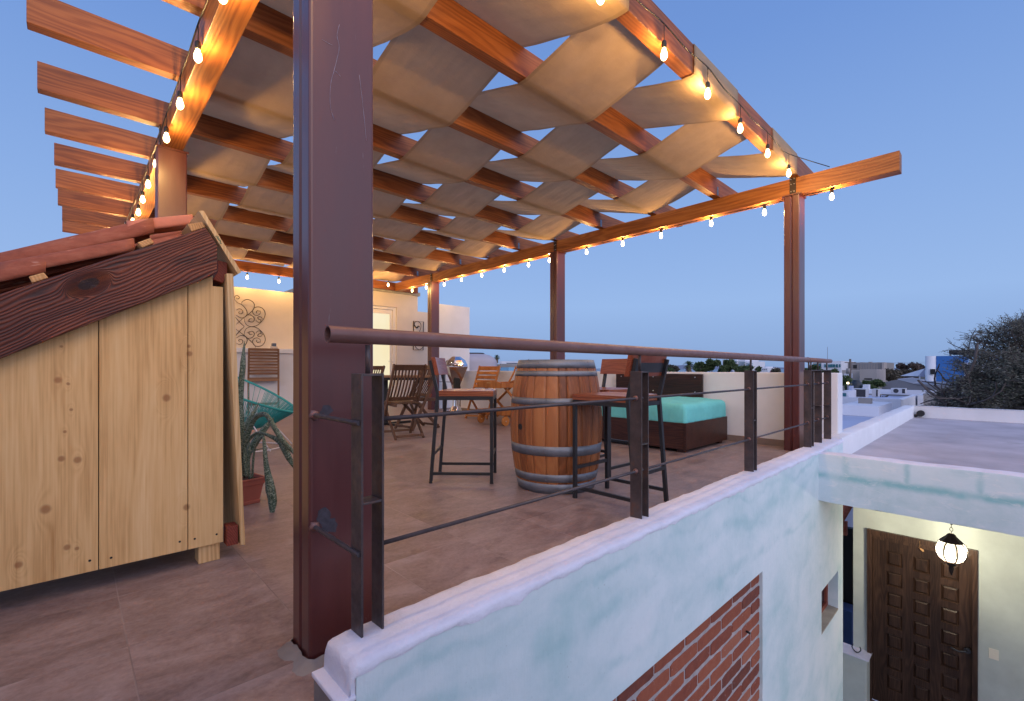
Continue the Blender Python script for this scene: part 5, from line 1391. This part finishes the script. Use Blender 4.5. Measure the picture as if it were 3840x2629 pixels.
# nearest lower roofs
h = house('long low white building with a pale blue roof just beyond the right hand parapet', ctr('d3', 740, 1045, 15))
p = fl('d3', 590, 1045, -1.5); q = fl('d3', 960, 1045, -1.5)
zr = -1.5; pa = fl('d3', 560, 1041, zr); 
box((9.0, 1.9, GZ0), (pa.x+6, 9.5, zr)).build('roof', M['city_blue_roof'], h)
A1 = pa.x+.3
o = block('d3', 575, 957, 900, 1046, A1, 4.2, 'upper_room', 'city_white', h)
b0 = onA('d3', 575, 957, A1); b1 = onA('d3', 900, 957, A1)
box((A1+.15, b1.y+.12, b0.z+.001), (A1+4.05, b0.y-.1, b0.z+.03)).build('roof_patch', M['city_grey'], o)
cbk = fl('d3', 778, 942, b0.z+.03)
tag(box((cbk.x, cbk.y-.28, b0.z+.03), (cbk.x+.35, cbk.y+.28, b0.z+.33)).build('concrete_block', M['city_concrete']), 'small concrete block standing on the low white roof beyond the handrail end', 'block')
h = house('white flat roofed house with three air conditioners, behind the low blue roofed one', ctr('d3', 850, 900, 30))
A2 = A1+7
block('d3', 560, 893, 1086, 1010, A2, .4, 'wall', 'city_white', h, True)
zz = onA('d3', 800, 900, A2).z
R2 = zz-.35; w_ = onA('d3', 1088, 905, A2)
box((A2+.41, onA('d3', 1235, 900, A2+9).y, R2-4), (A2+13, onA('d3', 560, 900, A2).y+3, R2)).build('roof', M['city_blue_roof'], h)
MB().prism([(A2+.401, w_.y+.002, GZ0), (A2+.401, w_.y+.002, zz-.003), (A2+8.5, w_.y-.02, zz), (A2+8.5, w_.y-.02, GZ0)], (0, .3, 0)).build('side_wall', M['city_white'], h)
block('d3', 585, 832, 640, 912, A2+.6, 2.5, 'stair_room', 'city_white', h); 
block('d3', 590, 850, 621, 878, A2+.55, .1, 'window', 'teal_glass', h)
A3 = A2+13
block('d3', 690, 822, 1385, 862, A3, .4, 'rear_parapet', 'city_white', h)
h = house('pale grey wall of a lower house beside the leaning bare branches', ctr('d3', 1320, 900, 24))
block('d3', 1275, 858, 1395, 960, A3-6, 3, 'wall', 'city_concrete', h); block('d3', 1228, 868, 1276, 960, A3-6.2, 3, 'wall', 'city_white', h)
def air_unit(c, xl, yt, xr, yb, A, dA, label, side=None, fan=False, ge=0):
    p = onA(c, xl, yt, A); q = onA(c, xr, yb, A)
    e = empty('air_conditioner', (A, (p.y+q.y)/2, q.z), label, 'air conditioner', 0, 'rooftop air conditioners')
    o = box((A, q.y, q.z), (A+dA, p.y, p.z)).build('case', M['ac'], e, bevel=.02)
    w_, h_ = p.y-q.y, p.z-q.z
    if fan:
        m = MB(); cc = (A-.012, p.y-w_*.36, (p.z+q.z)/2); r = h_*.40
        m.add([(A-.012, cc[1]+r*math.cos(2*math.pi*k/20), cc[2]+r*math.sin(2*math.pi*k/20)) for k in range(20)]+[(A-.001, cc[1]+r*math.cos(2*math.pi*k/20), cc[2]+r*math.sin(2*math.pi*k/20)) for k in range(20)], [tuple(range(20))]+[(k, (k+1) % 20, 20+(k+1) % 20, 20+k) for k in range(20)])
        m.build('fan', M['acgrille'], o)
        box((A-.010, q.y+.02, q.z+h_*.08), (A-.001, q.y+w_*.22, p.z-h_*.08)).build('grille', M['acgrille'], o)
    elif ge: box((A-.012, q.y+w_*.04, q.z+h_*.07), (A-.001, p.y-w_*ge, p.z-h_*.07)).build('grille', M['acgrille'], o)
    return e
air_unit('d3', 668, 812, 790, 888, A2+3, 1.0, 'large boxy air conditioner with dark grille, leftmost on the white roof', ge=.22)
air_unit('d3', 838, 815, 892, 882, A2+4, .8, 'narrow air conditioner seen end-on beside a coiled hose, middle of the white roof', ge=.7)
air_unit('d3', 1000, 808, 1125, 856, A3-1.5, .8, 'white air conditioner with a round fan, rightmost on the white roof', fan=True)
p = fl('d3', 900, 884, R2); hs = MB(); hs.tube(cat_rom([at('d3', x, y, p.x*CA+p.y*SA) for x, y in ((862,870),(880,884),(905,860),(918,888),(950,882),(978,870),(962,884),(925,880))]), .035, 6)
tag(hs.build('hose', M['black']), 'dark coiled hose lying on the white roof between two air conditioners', 'hose')
# black tank
def tank(c, x, yt, yb, A, wpx, label, mat, dome=False):
    p = onA(c, x, yt, A); q = onA(c, x, yb, A); l = onA(c, x-wpx/2, yt, A); r = (l.y-p.y)*.92
    e = empty('water_tank', (A, p.y, q.z), label, 'water tank'); H_ = p.z-q.z
    if dome: pr = [(r, q.z-3), (r, q.z+H_*.42), (r*.97, q.z+H_*.55), (r*.86, q.z+H_*.72), (r*.66, q.z+H_*.86), (r*.45, q.z+H_*.93)]
    else: pr = [(r, q.z-2), (r, q.z+H_*.55), (r*.9, q.z+H_*.68), (r*.62, q.z+H_*.86)]
    MB().lathe(pr, (A, p.y, 0), 32).build('body', M[mat], e)
    k = pr[-1][0]; MB().lathe([(k, pr[-1][1]), (k*1.02, p.z-.02), (k*.9, p.z), (.001, p.z)], (A, p.y, 0), 24).build('lid', M['black'] if dome else M[mat], e)
tank('d3', 705, 738, 815, A2+6, 112, 'black ribbed water tank on the roof behind the first air conditioner', 'tank')
tank('g7', 600, 182, 660, 10.6, 880, 'large pale domed water tank with a dark lid beside the white stair block', 'tank_beige', True)
h = house('small white roof box beside the black water tank', ctr('d3', 785, 800, A2+5), 'roof box', 'roof_box')
block('d3', 762, 778, 812, 828, A2+5.5, .6, 'box', 'city_white', h); block('d3', 642, 790, 668, 850, A2+2, .6, 'box', 'city_blue_roof', h)
# street lamp
p = at('d3', 635, 765, 34)
e = empty('street_lamp', (p.x, p.y, GZ0), 'small lit street lamp on a thin pole left of the black water tank', 'street lamp')
MB().tube([(p.x, p.y, GZ0), (p.x, p.y, p.z-.05)], .05, 6).build('pole', M['city_metal'], e)
MB().lathe([(.001, -.09), (.07, -.05), (.09, 0), (.06, .06), (.001, .08)], p, 10).build('lamp_head', M['lamp_far'], e)
# grey hipped roof
h = house('wide grey sheet-roofed warehouse between the green bushes and the blue tower', ctr('d3', 1110, 790, 62), 'warehouse')
a, b_, c_, d_ = [onA('d3', x, y, 62) for x, y in ((925,762),(1060,735),(1190,722),(1300,775))]; a2 = onA('d3', 925, 832, 62)
MB().prism([(62, a.y, GZ0), (62, a.y, a.z), (62, b_.y, b_.z), (62, onA('d3', 1190, 765, 62).y, onA('d3', 1190, 768, 62).z), (62, d_.y-6, onA('d3', 1190, 800, 62).z), (62, d_.y-6, GZ0)], (14, 0, 0)).build('wall', M['city_metal'], h)
MB().add([tuple(b_), tuple(onA('d3', 1190, 768, 61.9)), tuple(onA('d3', 1290, 790, 61.9)), tuple(onA('d3', 1290, 735, 78)), tuple(onA('d3', 1185, 716, 78)), tuple(onA('d3', 1062, 728, 78))], [(0,1,4,5),(1,2,3,4)]).build('roof', M['city_grey'], h)
# blue and white tower
AT = 85
h = house('tall office tower with white curved corner and cobalt blue front behind bare tree', ctr('d3', 1450, 600, AT), 'tower', 'office_tower')
p = onA('d3', 1290, 535, AT); q = onA('d3', 1388, 535, AT); r = (p.y-q.y)/2
m = MB(); m.lathe([(r, GZ0), (r, p.z), (.001, p.z)], (AT+r, (p.y+q.y)/2, 0), 28); m.build('round_corner', M['city_white'], h)
block('d3', 1388, 533, 1625, 900, AT+.3, 14, 'wall', 'city_blue', h, True); block('d3', 1625, 590, 1800, 900, AT+1.2, 14, 'wall', 'city_white', h, True)
block('d3', 1495, 482, 1730, 512, AT+3, 10, 'roof_canopy', 'black', h); block('d3', 1500, 512, 1516, 533, AT+3.2, .5, 'column', 'city_concrete', h)
for (x0_, y0_, x1_, y1_) in ((1336,645,1379,688),(1330,780,1385,812)):
    p = onA('d3', x0_, y0_, AT-.15); q = onA('d3', x1_, y1_, AT-.15); box((AT-.18, q.y, q.z), (AT+r*.9, p.y, p.z)).build('window', M['black'], h)
for (x0_, y0_, x1_, y1_, mm) in ((1850,560,2136,600,'city_blue'),(1800,600,2300,700,'city_white'),(1800,700,2300,900,'city_beige')):
    block('d3', x0_, y0_, x1_, y1_, AT+2, 10, 'wing', mm, h, y1_ == 900)
# white canopy
p = at('d3', 1262, 700, 66)
e = empty('sun_canopy', (p.x, p.y, GZ0), 'small white peaked canopy on a pole left of the blue tower', 'canopy')
q = [at('d3', x, y, 66) for x, y in ((1232,706),(1290,712),(1290,640))]
MB().add([q[0], q[1], q[2], q[0]+FW*3, q[1]+FW*3], [(0,1,2),(0,3,2),(1,4,2),(3,4,2)]).build('cloth', M['city_white'], e)
q = at('d3', 1248, 745, 66); MB().tube([(q.x, q.y, GZ0), tuple(at('d3', 1248, 700, 66))], .08, 5).build('pole', M['city_white'], e)
# concrete building, beige blocks, white house with teal windows
h = house('half finished bare concrete building with a flat roof beyond the white pillar', ctr('d3', 800, 650, 118), 'building')
block('d3', 580, 590, 925, 760, 118, 16, 'wall', 'city_concrete', h, True); block('d3', 925, 588, 946, 760, 117.6, 3, 'end_wall', 'city_beige', h, True)
rr = random.Random(9)
for k in range(5): block('d3', 600+70*k, 590-rr.uniform(2, 7), 625+70*k, 592, 119, 1.5, 'roof_rubble', 'city_concrete', h)
block('d3', 680, 610, 712, 640, 117.9, .3, 'window', 'black', h)
for k in range(14): block('d3', 596+23*k, 596, 598.5+23*k, 660, 117.93, .2, 'rib', 'city_metal', h) if k not in (4,) else None
h = house('plain beige block in front of the bare concrete building', ctr('d3', 820, 700, 96), 'building')
block('d3', 735, 648, 880, 760, 96, 9, 'wall', 'city_beige', h, True); block('d3', 775, 724, 842, 735, 95.9, .3, 'window', 'black', h)
h = house('low pale annex behind the utility pole', ctr('d3', 660, 700, 99), 'building')
block('d3', 585, 655, 740, 760, 99, 9, 'wall', 'city_beige', h, True); block('d3', 600, 683, 675, 722, 98.8, .3, 'white_panel', 'city_white', h)
h = house('white house with a row of teal windows behind the end of the handrail', ctr('d3', 460, 610, 112), 'house')
block('d3', 410, 577, 579, 650, 112, 12, 'wall', 'city_white', h, True); block('d3', 335, 592, 412, 650, 112.5, 10, 'wall', 'city_beige', h, True)
for a, b_ in ((343,372),(375,405)): block('d3', a, 600, b_, 628, 112.3, .3, 'window', 'teal_glass', h)
for a, b_ in ((434,450),(466,500),(503,524),(532,548),(560,572)): block('d3', a, 604, b_, 630, 111.8, .3, 'window', 'teal_glass', h)
# pole, antenna, wires
p = at('d3', 655, 590, 78); q = at('d3', 655, 740, 78)
e = empty('utility_pole', (p.x, p.y, GZ0), 'wooden utility pole with crossarm before the bare concrete building', 'utility pole')
MB().tube([(p.x, p.y, GZ0), (p.x, p.y, p.z+.6)], .16, 7).build('pole', M['bark'], e)
MB().bar(p-RT*.9, p+RT*.9, .14, .14).build('crossarm', M['bark'], e); MB().tube([p-RT*.35+Vector((0,0,-1.0)), p-RT*.35+Vector((0,0,-1.9))], .28, 8).build('transformer', M['city_concrete'], e)
p = at('d3', 462, 455, 110); e = MB(); e.tube([(p.x, p.y, GZ0), (p.x, p.y, p.z)], .07, 5, rs=[.1, .04]); tag(e.build('antenna', M['city_metal']), 'thin radio antenna rising against the sky right of the brown post', 'antenna')
for k, (y0_, y1_) in enumerate(((586, 586), (598, 596))):
    q = [at('d3', 655+(1300-655)*t, y0_+(y1_-y0_)*t+8*4*t*(1-t)*.6, 78+10*t) for t in [i/14 for i in range(15)]]
    tag(MB().tube(q, .022, 4).build('power_line', M['city_metal']), ('upper' if k == 0 else 'lower')+' power line strung from the utility pole towards the blue tower', 'power line')
# skyline behind the parapet
h = house('large white apartment block half hidden by the green trees left of the right post', ctr('g8', 1180, 140, 150), 'apartment block', 'apartment_block')
block('g8', 998, 95, 1014, 220, 150, 12, 'wall', 'city_white', h, True); block('g8', 1120, 98, 1170, 220, 151, 12, 'wall', 'city_white', h, True); block('g8', 1170, 90, 1270, 230, 152, 12, 'wall', 'city_white', h, True); block('g8', 1265, 112, 1350, 230, 151.5, 12, 'wall', 'city_white', h, True)
for a, b_, y_ in ((1122,1160,112),(1190,1250,118),(1195,1245,140),(1285,1310,140),(1318,1345,140),(1285,1345,160),(1190,1250,165)): block('g8', a, y_, b_, y_+9, 149.8, 1.5, 'window', 'teal_glass', h)
h = house('small white house with a stepped roof beside the right brown post', ctr('g8', 1500, 210, 130), 'house')
block('g8', 1460, 190, 1545, 245, 130, 8, 'wall', 'city_white', h, True); block('g8', 1495, 177, 1530, 192, 131, 5, 'upper_floor', 'city_white', h)
for a in (1478, 1500, 1522): block('g8', a, 205, a+10, 216, 129.8, .3, 'window', 'city_metal', h)
p = onA('g8', 1612, 246, 100); r = (onA('g8', 1572, 246, 100).y-p.y)
e = empty('red_dome', (100, p.y, GZ0), 'low faded red dome on the skyline left of the right brown post', 'dome')
MB().lathe([(r, GZ0), (r, p.z), (r*.86, p.z+r*.42), (r*.5, p.z+r*.66), (.001, p.z+r*.75)], (100, p.y, 0), 20).build('dome', M['reddome'], e)
h = house('white cubic houses beyond the pale palm trunk', ctr('g7', 1450, 480, 70), 'house')
block('g7', 1335, 425, 1395, 520, 70, 6, 'wall', 'city_white', h, True); block('g7', 1395, 440, 1580, 500, 72, 8, 'wall', 'city_white', h, True)
block('g7', 1385, 505, 1565, 600, 60, 5, 'wall', 'city_beige', h, True); block('g7', 1350, 500, 1385, 600, 60.2, 5, 'dark_door', 'black', h); block('g7', 1565, 490, 1830, 600, 66, 5, 'wall', 'city_concrete', h, True)
for a, b_ in ((1600,1660),(1690,1712),(1760,1775)): block('g7', a, 520, b_, 590, 65.8, .3, 'opening', 'black', h)
block('g7', 1540, 470, 1830, 492, 67, 5, 'roof', 'city_metal', h)
h = house('pale blue strip of a pool wall just above the parapet', ctr('g7', 1480, 630, 30), 'wall', 'pool_wall')
block('g7', 1370, 602, 1610, 700, 34, 4, 'wall', 'lightblue', h, True)
h = house('low white roofs left of the palm tree above the parapet', ctr('g7', 1150, 500, 75), 'house')
block('g7', 1040, 495, 1195, 580, 75, 9, 'wall', 'city_white', h, True); block('g7', 1000, 510, 1330, 620, 50, 5, 'wall', 'city_concrete', h, True)

# ------------------------------------------------------------------ vegetation
def leafcloud(m, c, rad, n, size, rng, flat=.8, droop=0):
    for _ in range(n):
        while True:
            v = Vector((rng.uniform(-1,1), rng.uniform(-1,1), rng.uniform(-1,1)))
            if v.length < 1: break
        p = Vector(c)+Vector((v.x*rad[0], v.y*rad[1], v.z*rad[2]))
        a = Vector((rng.gauss(0,1), rng.gauss(0,1), rng.gauss(0,flat))).normalized(); b = a.orthogonal().normalized(); b = (Matrix.Rotation(rng.uniform(0, 6.28), 3, a) @ b)
        s_ = size*rng.uniform(.6, 1.4); d = a.cross(b)
        m.add([p-b*s_-d*s_*.35, p+b*s_*.2-d*s_*.5, p+b*s_+d*s_*.1, p+d*s_*.5], [(0,1,2,3)])
def tree(c, x, yt, yb, dist, wpx, label, leaf, n=900, seed=0, size=None, name='tree', gaps=7, group='trees of the town', dens=.5, cat='tree'):
    rng = random.Random(seed); o = CR[c]
    top = at(c, x, yt, dist); bot = at(c, x, yb, dist); H_ = top.z-bot.z; W_ = wpx/o[2]/FPX*dist/2
    e = empty(name, (top.x, top.y, GZ0), label, cat, 0, group)
    cz = bot.z+H_*.5
    t = MB(); t.tube([(top.x, top.y, GZ0), (top.x+.1, top.y, (GZ0+bot.z)/2), (top.x, top.y, cz)], .2, 7, rs=[W_*.10+.08, W_*.07+.06, .05])
    m = MB(); size = size or max(.06, W_*.09)
    for k in range(gaps):
        a = rng.uniform(0, 6.28); rr_ = rng.uniform(.15, .75); hh = rng.uniform(-.6, .72)
        cc = Vector((top.x+W_*rr_*math.cos(a), top.y+W_*rr_*math.sin(a), cz+H_*.5*hh)); s_ = rng.uniform(.28, .5)*(1-.35*abs(hh))
        leafcloud(m, cc, (W_*s_, W_*s_, H_*.5*s_), n//gaps, size, rng)
        t.tube([(top.x, top.y, cz-H_*.3), tuple(((Vector((top.x, top.y, cz))+cc)/2+Vector((0,0,.1))).to_tuple()), cc.to_tuple()], .05, 5, rs=[W_*.04+.02, W_*.025+.015, .02])
    t.build('trunk', M['bark'], e); m.build('crown', M[leaf], e)
    return e
specs = [
 ('g8', 410, 168, 245, 60, 190, 'bare greyish tree on the skyline right of the bar stool back', 'leaf_olive', 500, .30),
 ('g8', 350, 195, 250, 50, 130, 'low olive bush above the parapet beside the bar stool back', 'leaf_green', 500, .25),
 ('g8', 720, 118, 250, 70, 170, 'green tree left of the tallest one behind the bed', 'leaf_green', 900, .30),
 ('g8', 870, 88, 260, 70, 210, 'tallest dense green tree on the skyline behind the bed', 'leaf_green', 1400, .32),
 ('g8', 985, 165, 260, 68, 150, 'round green tree between the tall tree and the apartment block', 'leaf_green', 700, .3),
 ('g8', 1085, 98, 255, 75, 170, 'upright green tree right before the white apartment block', 'leaf_green', 1000, .32),
 ('g8', 1235, 172, 260, 72, 220, 'wide low green tree below the white apartment block', 'leaf_green', 900, .3),
 ('g8', 1435, 142, 255, 80, 60, 'slim dark tree rising beside the third railing post', 'leaf_green', 400, .3),
 ('g8', 1660, 182, 255, 90, 110, 'small dark tree left beside the right brown post', 'leaf_olive', 400, .35),
 ('g8', 1975, 188, 260, 60, 130, 'green shrub just right of the right brown post', 'leaf_green', 500, .25),
 ('g8', 2120, 165, 260, 65, 190, 'dark green tree behind the last railing posts', 'leaf_green', 700, .28),
 ('d3', 520, 640, 700, 45, 90, 'dark leafy shrub just above the white pillar', 'leaf_green', 400, .16),
 ('d3', 620, 700, 840, 40, 80, 'green tree beside the lit street lamp', 'leaf_green', 700, .20),
 ('d3', 860, 742, 830, 48, 200, 'wide green bush behind the air conditioners', 'leaf_green', 1300, .22),
 ('d3', 790, 750, 800, 50, 90, 'small green bush left of the wide one behind the air conditioners', 'leaf_green', 400, .2),
 ('d3', 1030, 650, 760, 88, 190, 'brownish tree at the foot of the concrete building', 'leaf_olive', 1000, .4),
 ('d3', 1180, 590, 745, 92, 200, 'bare brown tree left of the blue tower', 'leaf_dry', 1100, .35),
 ('d3', 1110, 640, 760, 90, 160, 'dry brown tree between the concrete building and the blue tower', 'leaf_olive', 700, .4),
]
for i, (c, x, yt, yb, d, wp, lb, lf, n, sz) in enumerate(specs): tree(c, x, yt, yb, d, wp, lb, lf, n, i+1, sz)
def palm(c, x, yt, yb, dist, wpx, label, skirt, seed):
    rng = random.Random(seed); p = at(c, x, (yt+yb)/2, dist); top = at(c, x, yt, dist).z; W_ = wpx/CR[c][2]/FPX*dist/2
    e = empty('palm_tree', (p.x, p.y, GZ0), label, 'palm tree'); cz = top-W_*.75
    MB().tube([(p.x, p.y, GZ0), (p.x, p.y, cz)], .2, 8, rs=[W_*.18, W_*.12]).build('trunk', M['bark'], e)
    m = MB(); sk = MB()
    for k in range(70):
        a = rng.uniform(0, 6.28); el = rng.uniform(-.5, 1.35); L = W_*rng.uniform(.8, 1.1); d = Vector((math.cos(a)*math.cos(el), math.sin(a)*math.cos(el), math.sin(el)))
        o = Vector((p.x, p.y, cz)); pts = [o, o+d*L*.5+Vector((0,0,L*.04)), o+d*L*.85-Vector((0,0,L*.10)), o+d*L-Vector((0,0,L*.28))]
        s_ = d.cross(Vector((0,0,1))).normalized()*L*.05
        for q0, q1 in zip(pts[:-1], pts[1:]):
            for tt in (0, .33, .66):
                b0 = q0.lerp(q1, tt); b1 = q0.lerp(q1, tt+.33)
                for sg in (1, -1): m.add([b0, b1, b1+s_*sg*3.0+(b1-b0)*.9-Vector((0,0,L*.05))], [(0,1,2)])
    if skirt:
        for k in range(160):
            a = rng.uniform(0, 6.28); z0 = cz+W_*.1-rng.uniform(0, 1.3)*W_; d = Vector((math.cos(a), math.sin(a), 0)); s_ = Vector((-d.y, d.x, 0))*W_*.1
            o = Vector((p.x, p.y, z0))+d*W_*.15; sk.add([o-s_, o+s_, o+d*W_*rng.uniform(.3, .62)-Vector((0,0,W_*.55))], [(0,1,2)])
        sk.build('dry_skirt', M['palmbark'], e)
    m.build('crown', M['leaf_green'], e)
palm('g7', 1260, 235, 500, 42, 210, 'stout palm tree with a dry skirt above the honey coloured chair', True, 4)
palm('g8', 592, 108, 240, 58, 150, 'palm tree with drooping grey fronds on the skyline above the bed', True, 5)
palm('g7', 2190, 362, 430, 80, 60, 'tiny palm head peeping over the barrel rim', False, 6)
# the big bare mesquite at the right edge
rng = random.Random(21)
BT = at('s', 3875, 1500, 21); bt = empty('mesquite_tree', (BT.x, BT.y, GZ0), 'large half bare mesquite tree with fine tangled branches at the right edge', 'tree')
tk = MB(); lf = MB()
def inside(p):
    return ((p.x-BT.x)**2+(p.y-BT.y)**2)/3.5**2+((p.z+.9)/4.3)**2 < 1 or p.z < -4
def branch(p, d, L, r, lev):
    n = 4 if lev < 4 else 3; pts = [p]; q = p.copy(); dd = d.copy()
    for i in range(n):
        dd = (dd+Vector((rng.gauss(0,.22), rng.gauss(0,.22), rng.gauss(0,.16)+(.04 if lev < 3 else -.03)))).normalized(); q = q+dd*L/n; pts.append(q.copy())
    tk.tube(pts, r, 6 if lev < 3 else 3, cap=False, rs=[r*(1-.45*i/n) for i in range(n+1)])
    if lev >= 4:
        for k in range(7 if lev == 4 else 9):
            b = pts[rng.randrange(1, n+1)]+Vector((rng.gauss(0,.12), rng.gauss(0,.12), rng.gauss(0,.10)))
            if rng.random() < .9:
                a = Vector((rng.gauss(0,1), rng.gauss(0,1), rng.gauss(0,.5))).normalized(); s_ = rng.uniform(.035, .085); c_ = a.orthogonal().normalized()
                lf.add([b-a*s_, b+c_*s_*.35, b+a*s_, b-c_*s_*.35], [(0,1,2,3)])
    if lev < 6 and inside(q):
        for k in range((5, 4, 4, 4, 4, 4)[lev]):
            t = rng.uniform(.35, 1) if lev else rng.uniform(.6, 1); i = min(int(t*n), n-1); o = pts[i].lerp(pts[i+1], t*n-i)
            ax = dd.orthogonal().normalized(); ax = Matrix.Rotation(rng.uniform(0, 6.28), 3, dd) @ ax
            nd = (Matrix.Rotation(rng.uniform(.35, .95), 3, ax) @ dd)
            if nd.z < -.25: nd.z *= .3
            branch(o, nd.normalized(), L*rng.uniform(.55, .76), max(.011, r*.58), lev+1)
branch(Vector((BT.x, BT.y, GZ0)), Vector((.0, 0, 1)), 5.6, .26, 0)
branch(Vector((BT.x+.1, BT.y, -3.2)), Vector((.1, -.1, 1)), 2.6, .16, 1)
branch(Vector((BT.x-.3, BT.y+.4, -3.0)), Vector((-.3, .35, 1)), 2.6, .16, 1)
branch(Vector((BT.x-.2, BT.y+.3, GZ0+2.5)), Vector((-.25, .40, .85)), 3.6, .10, 1)
for k in range(165):
    a = rng.uniform(0, 6.28); rr_ = rng.uniform(.1, .98); zc_ = rng.uniform(-3.2, 3.0) if k < 110 else rng.uniform(.3, 3.2); q_ = max(.1, 1-((zc_+.9)/4.3)**2)**.5
    cc = Vector((BT.x+3.4*rr_*q_*math.cos(a), BT.y+3.4*rr_*q_*math.sin(a), zc_)); base = Vector((BT.x+.2*math.cos(a), BT.y+.2*math.sin(a), zc_-rng.uniform(.8, 1.8)))
    tk.tube(cat_rom([base, (base+cc)/2+Vector((rng.gauss(0,.2), rng.gauss(0,.2), rng.uniform(-.25, .1))), cc], 3), .03, 4, cap=False, rs=[.05, .045, .04, .032, .026, .02, .014])
    out = (cc-base).normalized()
    for q in range(15):
        d = (out*.7+Vector((rng.gauss(0,.7), rng.gauss(0,.7), rng.gauss(0,.35)))).normalized(); L = rng.uniform(.45, 1.0); o_ = cc-out*rng.uniform(0, .6)
        p1 = o_+d*L*.5+Vector((0,0,rng.uniform(-.03,.1))); p2 = o_+d*L+Vector((rng.gauss(0,.06), rng.gauss(0,.06), rng.uniform(-.16,.05)))
        tk.tube([o_, p1, p2], .009, 3, cap=False, rs=[.011, .009, .006])
        for z_ in range(20 if zc_ < .6 else 12):
            t_ = rng.uniform(.1, 1); b_ = (o_.lerp(p1, t_*2) if t_ < .5 else p1.lerp(p2, t_*2-1))+Vector((rng.gauss(0,.045), rng.gauss(0,.045), rng.gauss(0,.035)))
            ax = Vector((rng.gauss(0,1), rng.gauss(0,1), rng.gauss(0,.5))).normalized(); s_ = rng.uniform(.022, .055); c_ = ax.orthogonal().normalized()
            lf.add([b_-ax*s_, b_+c_*s_*.4, b_+ax*s_, b_-c_*s_*.4], [(0,1,2,3)])
tk.build('trunk', M['bark_pale'], bt); lf.build('crown', M['leaf_mesquite'], bt)
# leafier lower mass of the same yard
for i, (x, yt, yb, d, wp, lb, lfm, n) in enumerate(((1700,700,1010,27,330,'dark leafy shrub under the left side of the mesquite','leaf_olive',3600),(2010,640,1010,30,420,'dense green bush behind the mesquite at the right edge','leaf_green',4200),(1480,790,1000,26,170,'low scrubby bush where the roof parapet meets the mesquite','leaf_olive',1500))):
    tree('d3', x, yt, yb, d, wp, lb, lfm, n, 40+i, .075, gaps=16, name='shrub', cat='shrub', group='shrubs under the mesquite')
# drainage fitting on the roof parapet
p = onA('d3', 1258, 1022, 11.18); m = MB(); m.tube([(11.19, p.y, p.z), (11.08, p.y, p.z)], .055, 14); m.tube([(11.12, p.y+.07, p.z-.02), (11.12, p.y+.05, p.z-.06)], .03, 8)
tag(m.build('roof_fitting', M['black']), 'small round black fitting in the corner of the flat roof parapet', 'roof fitting')
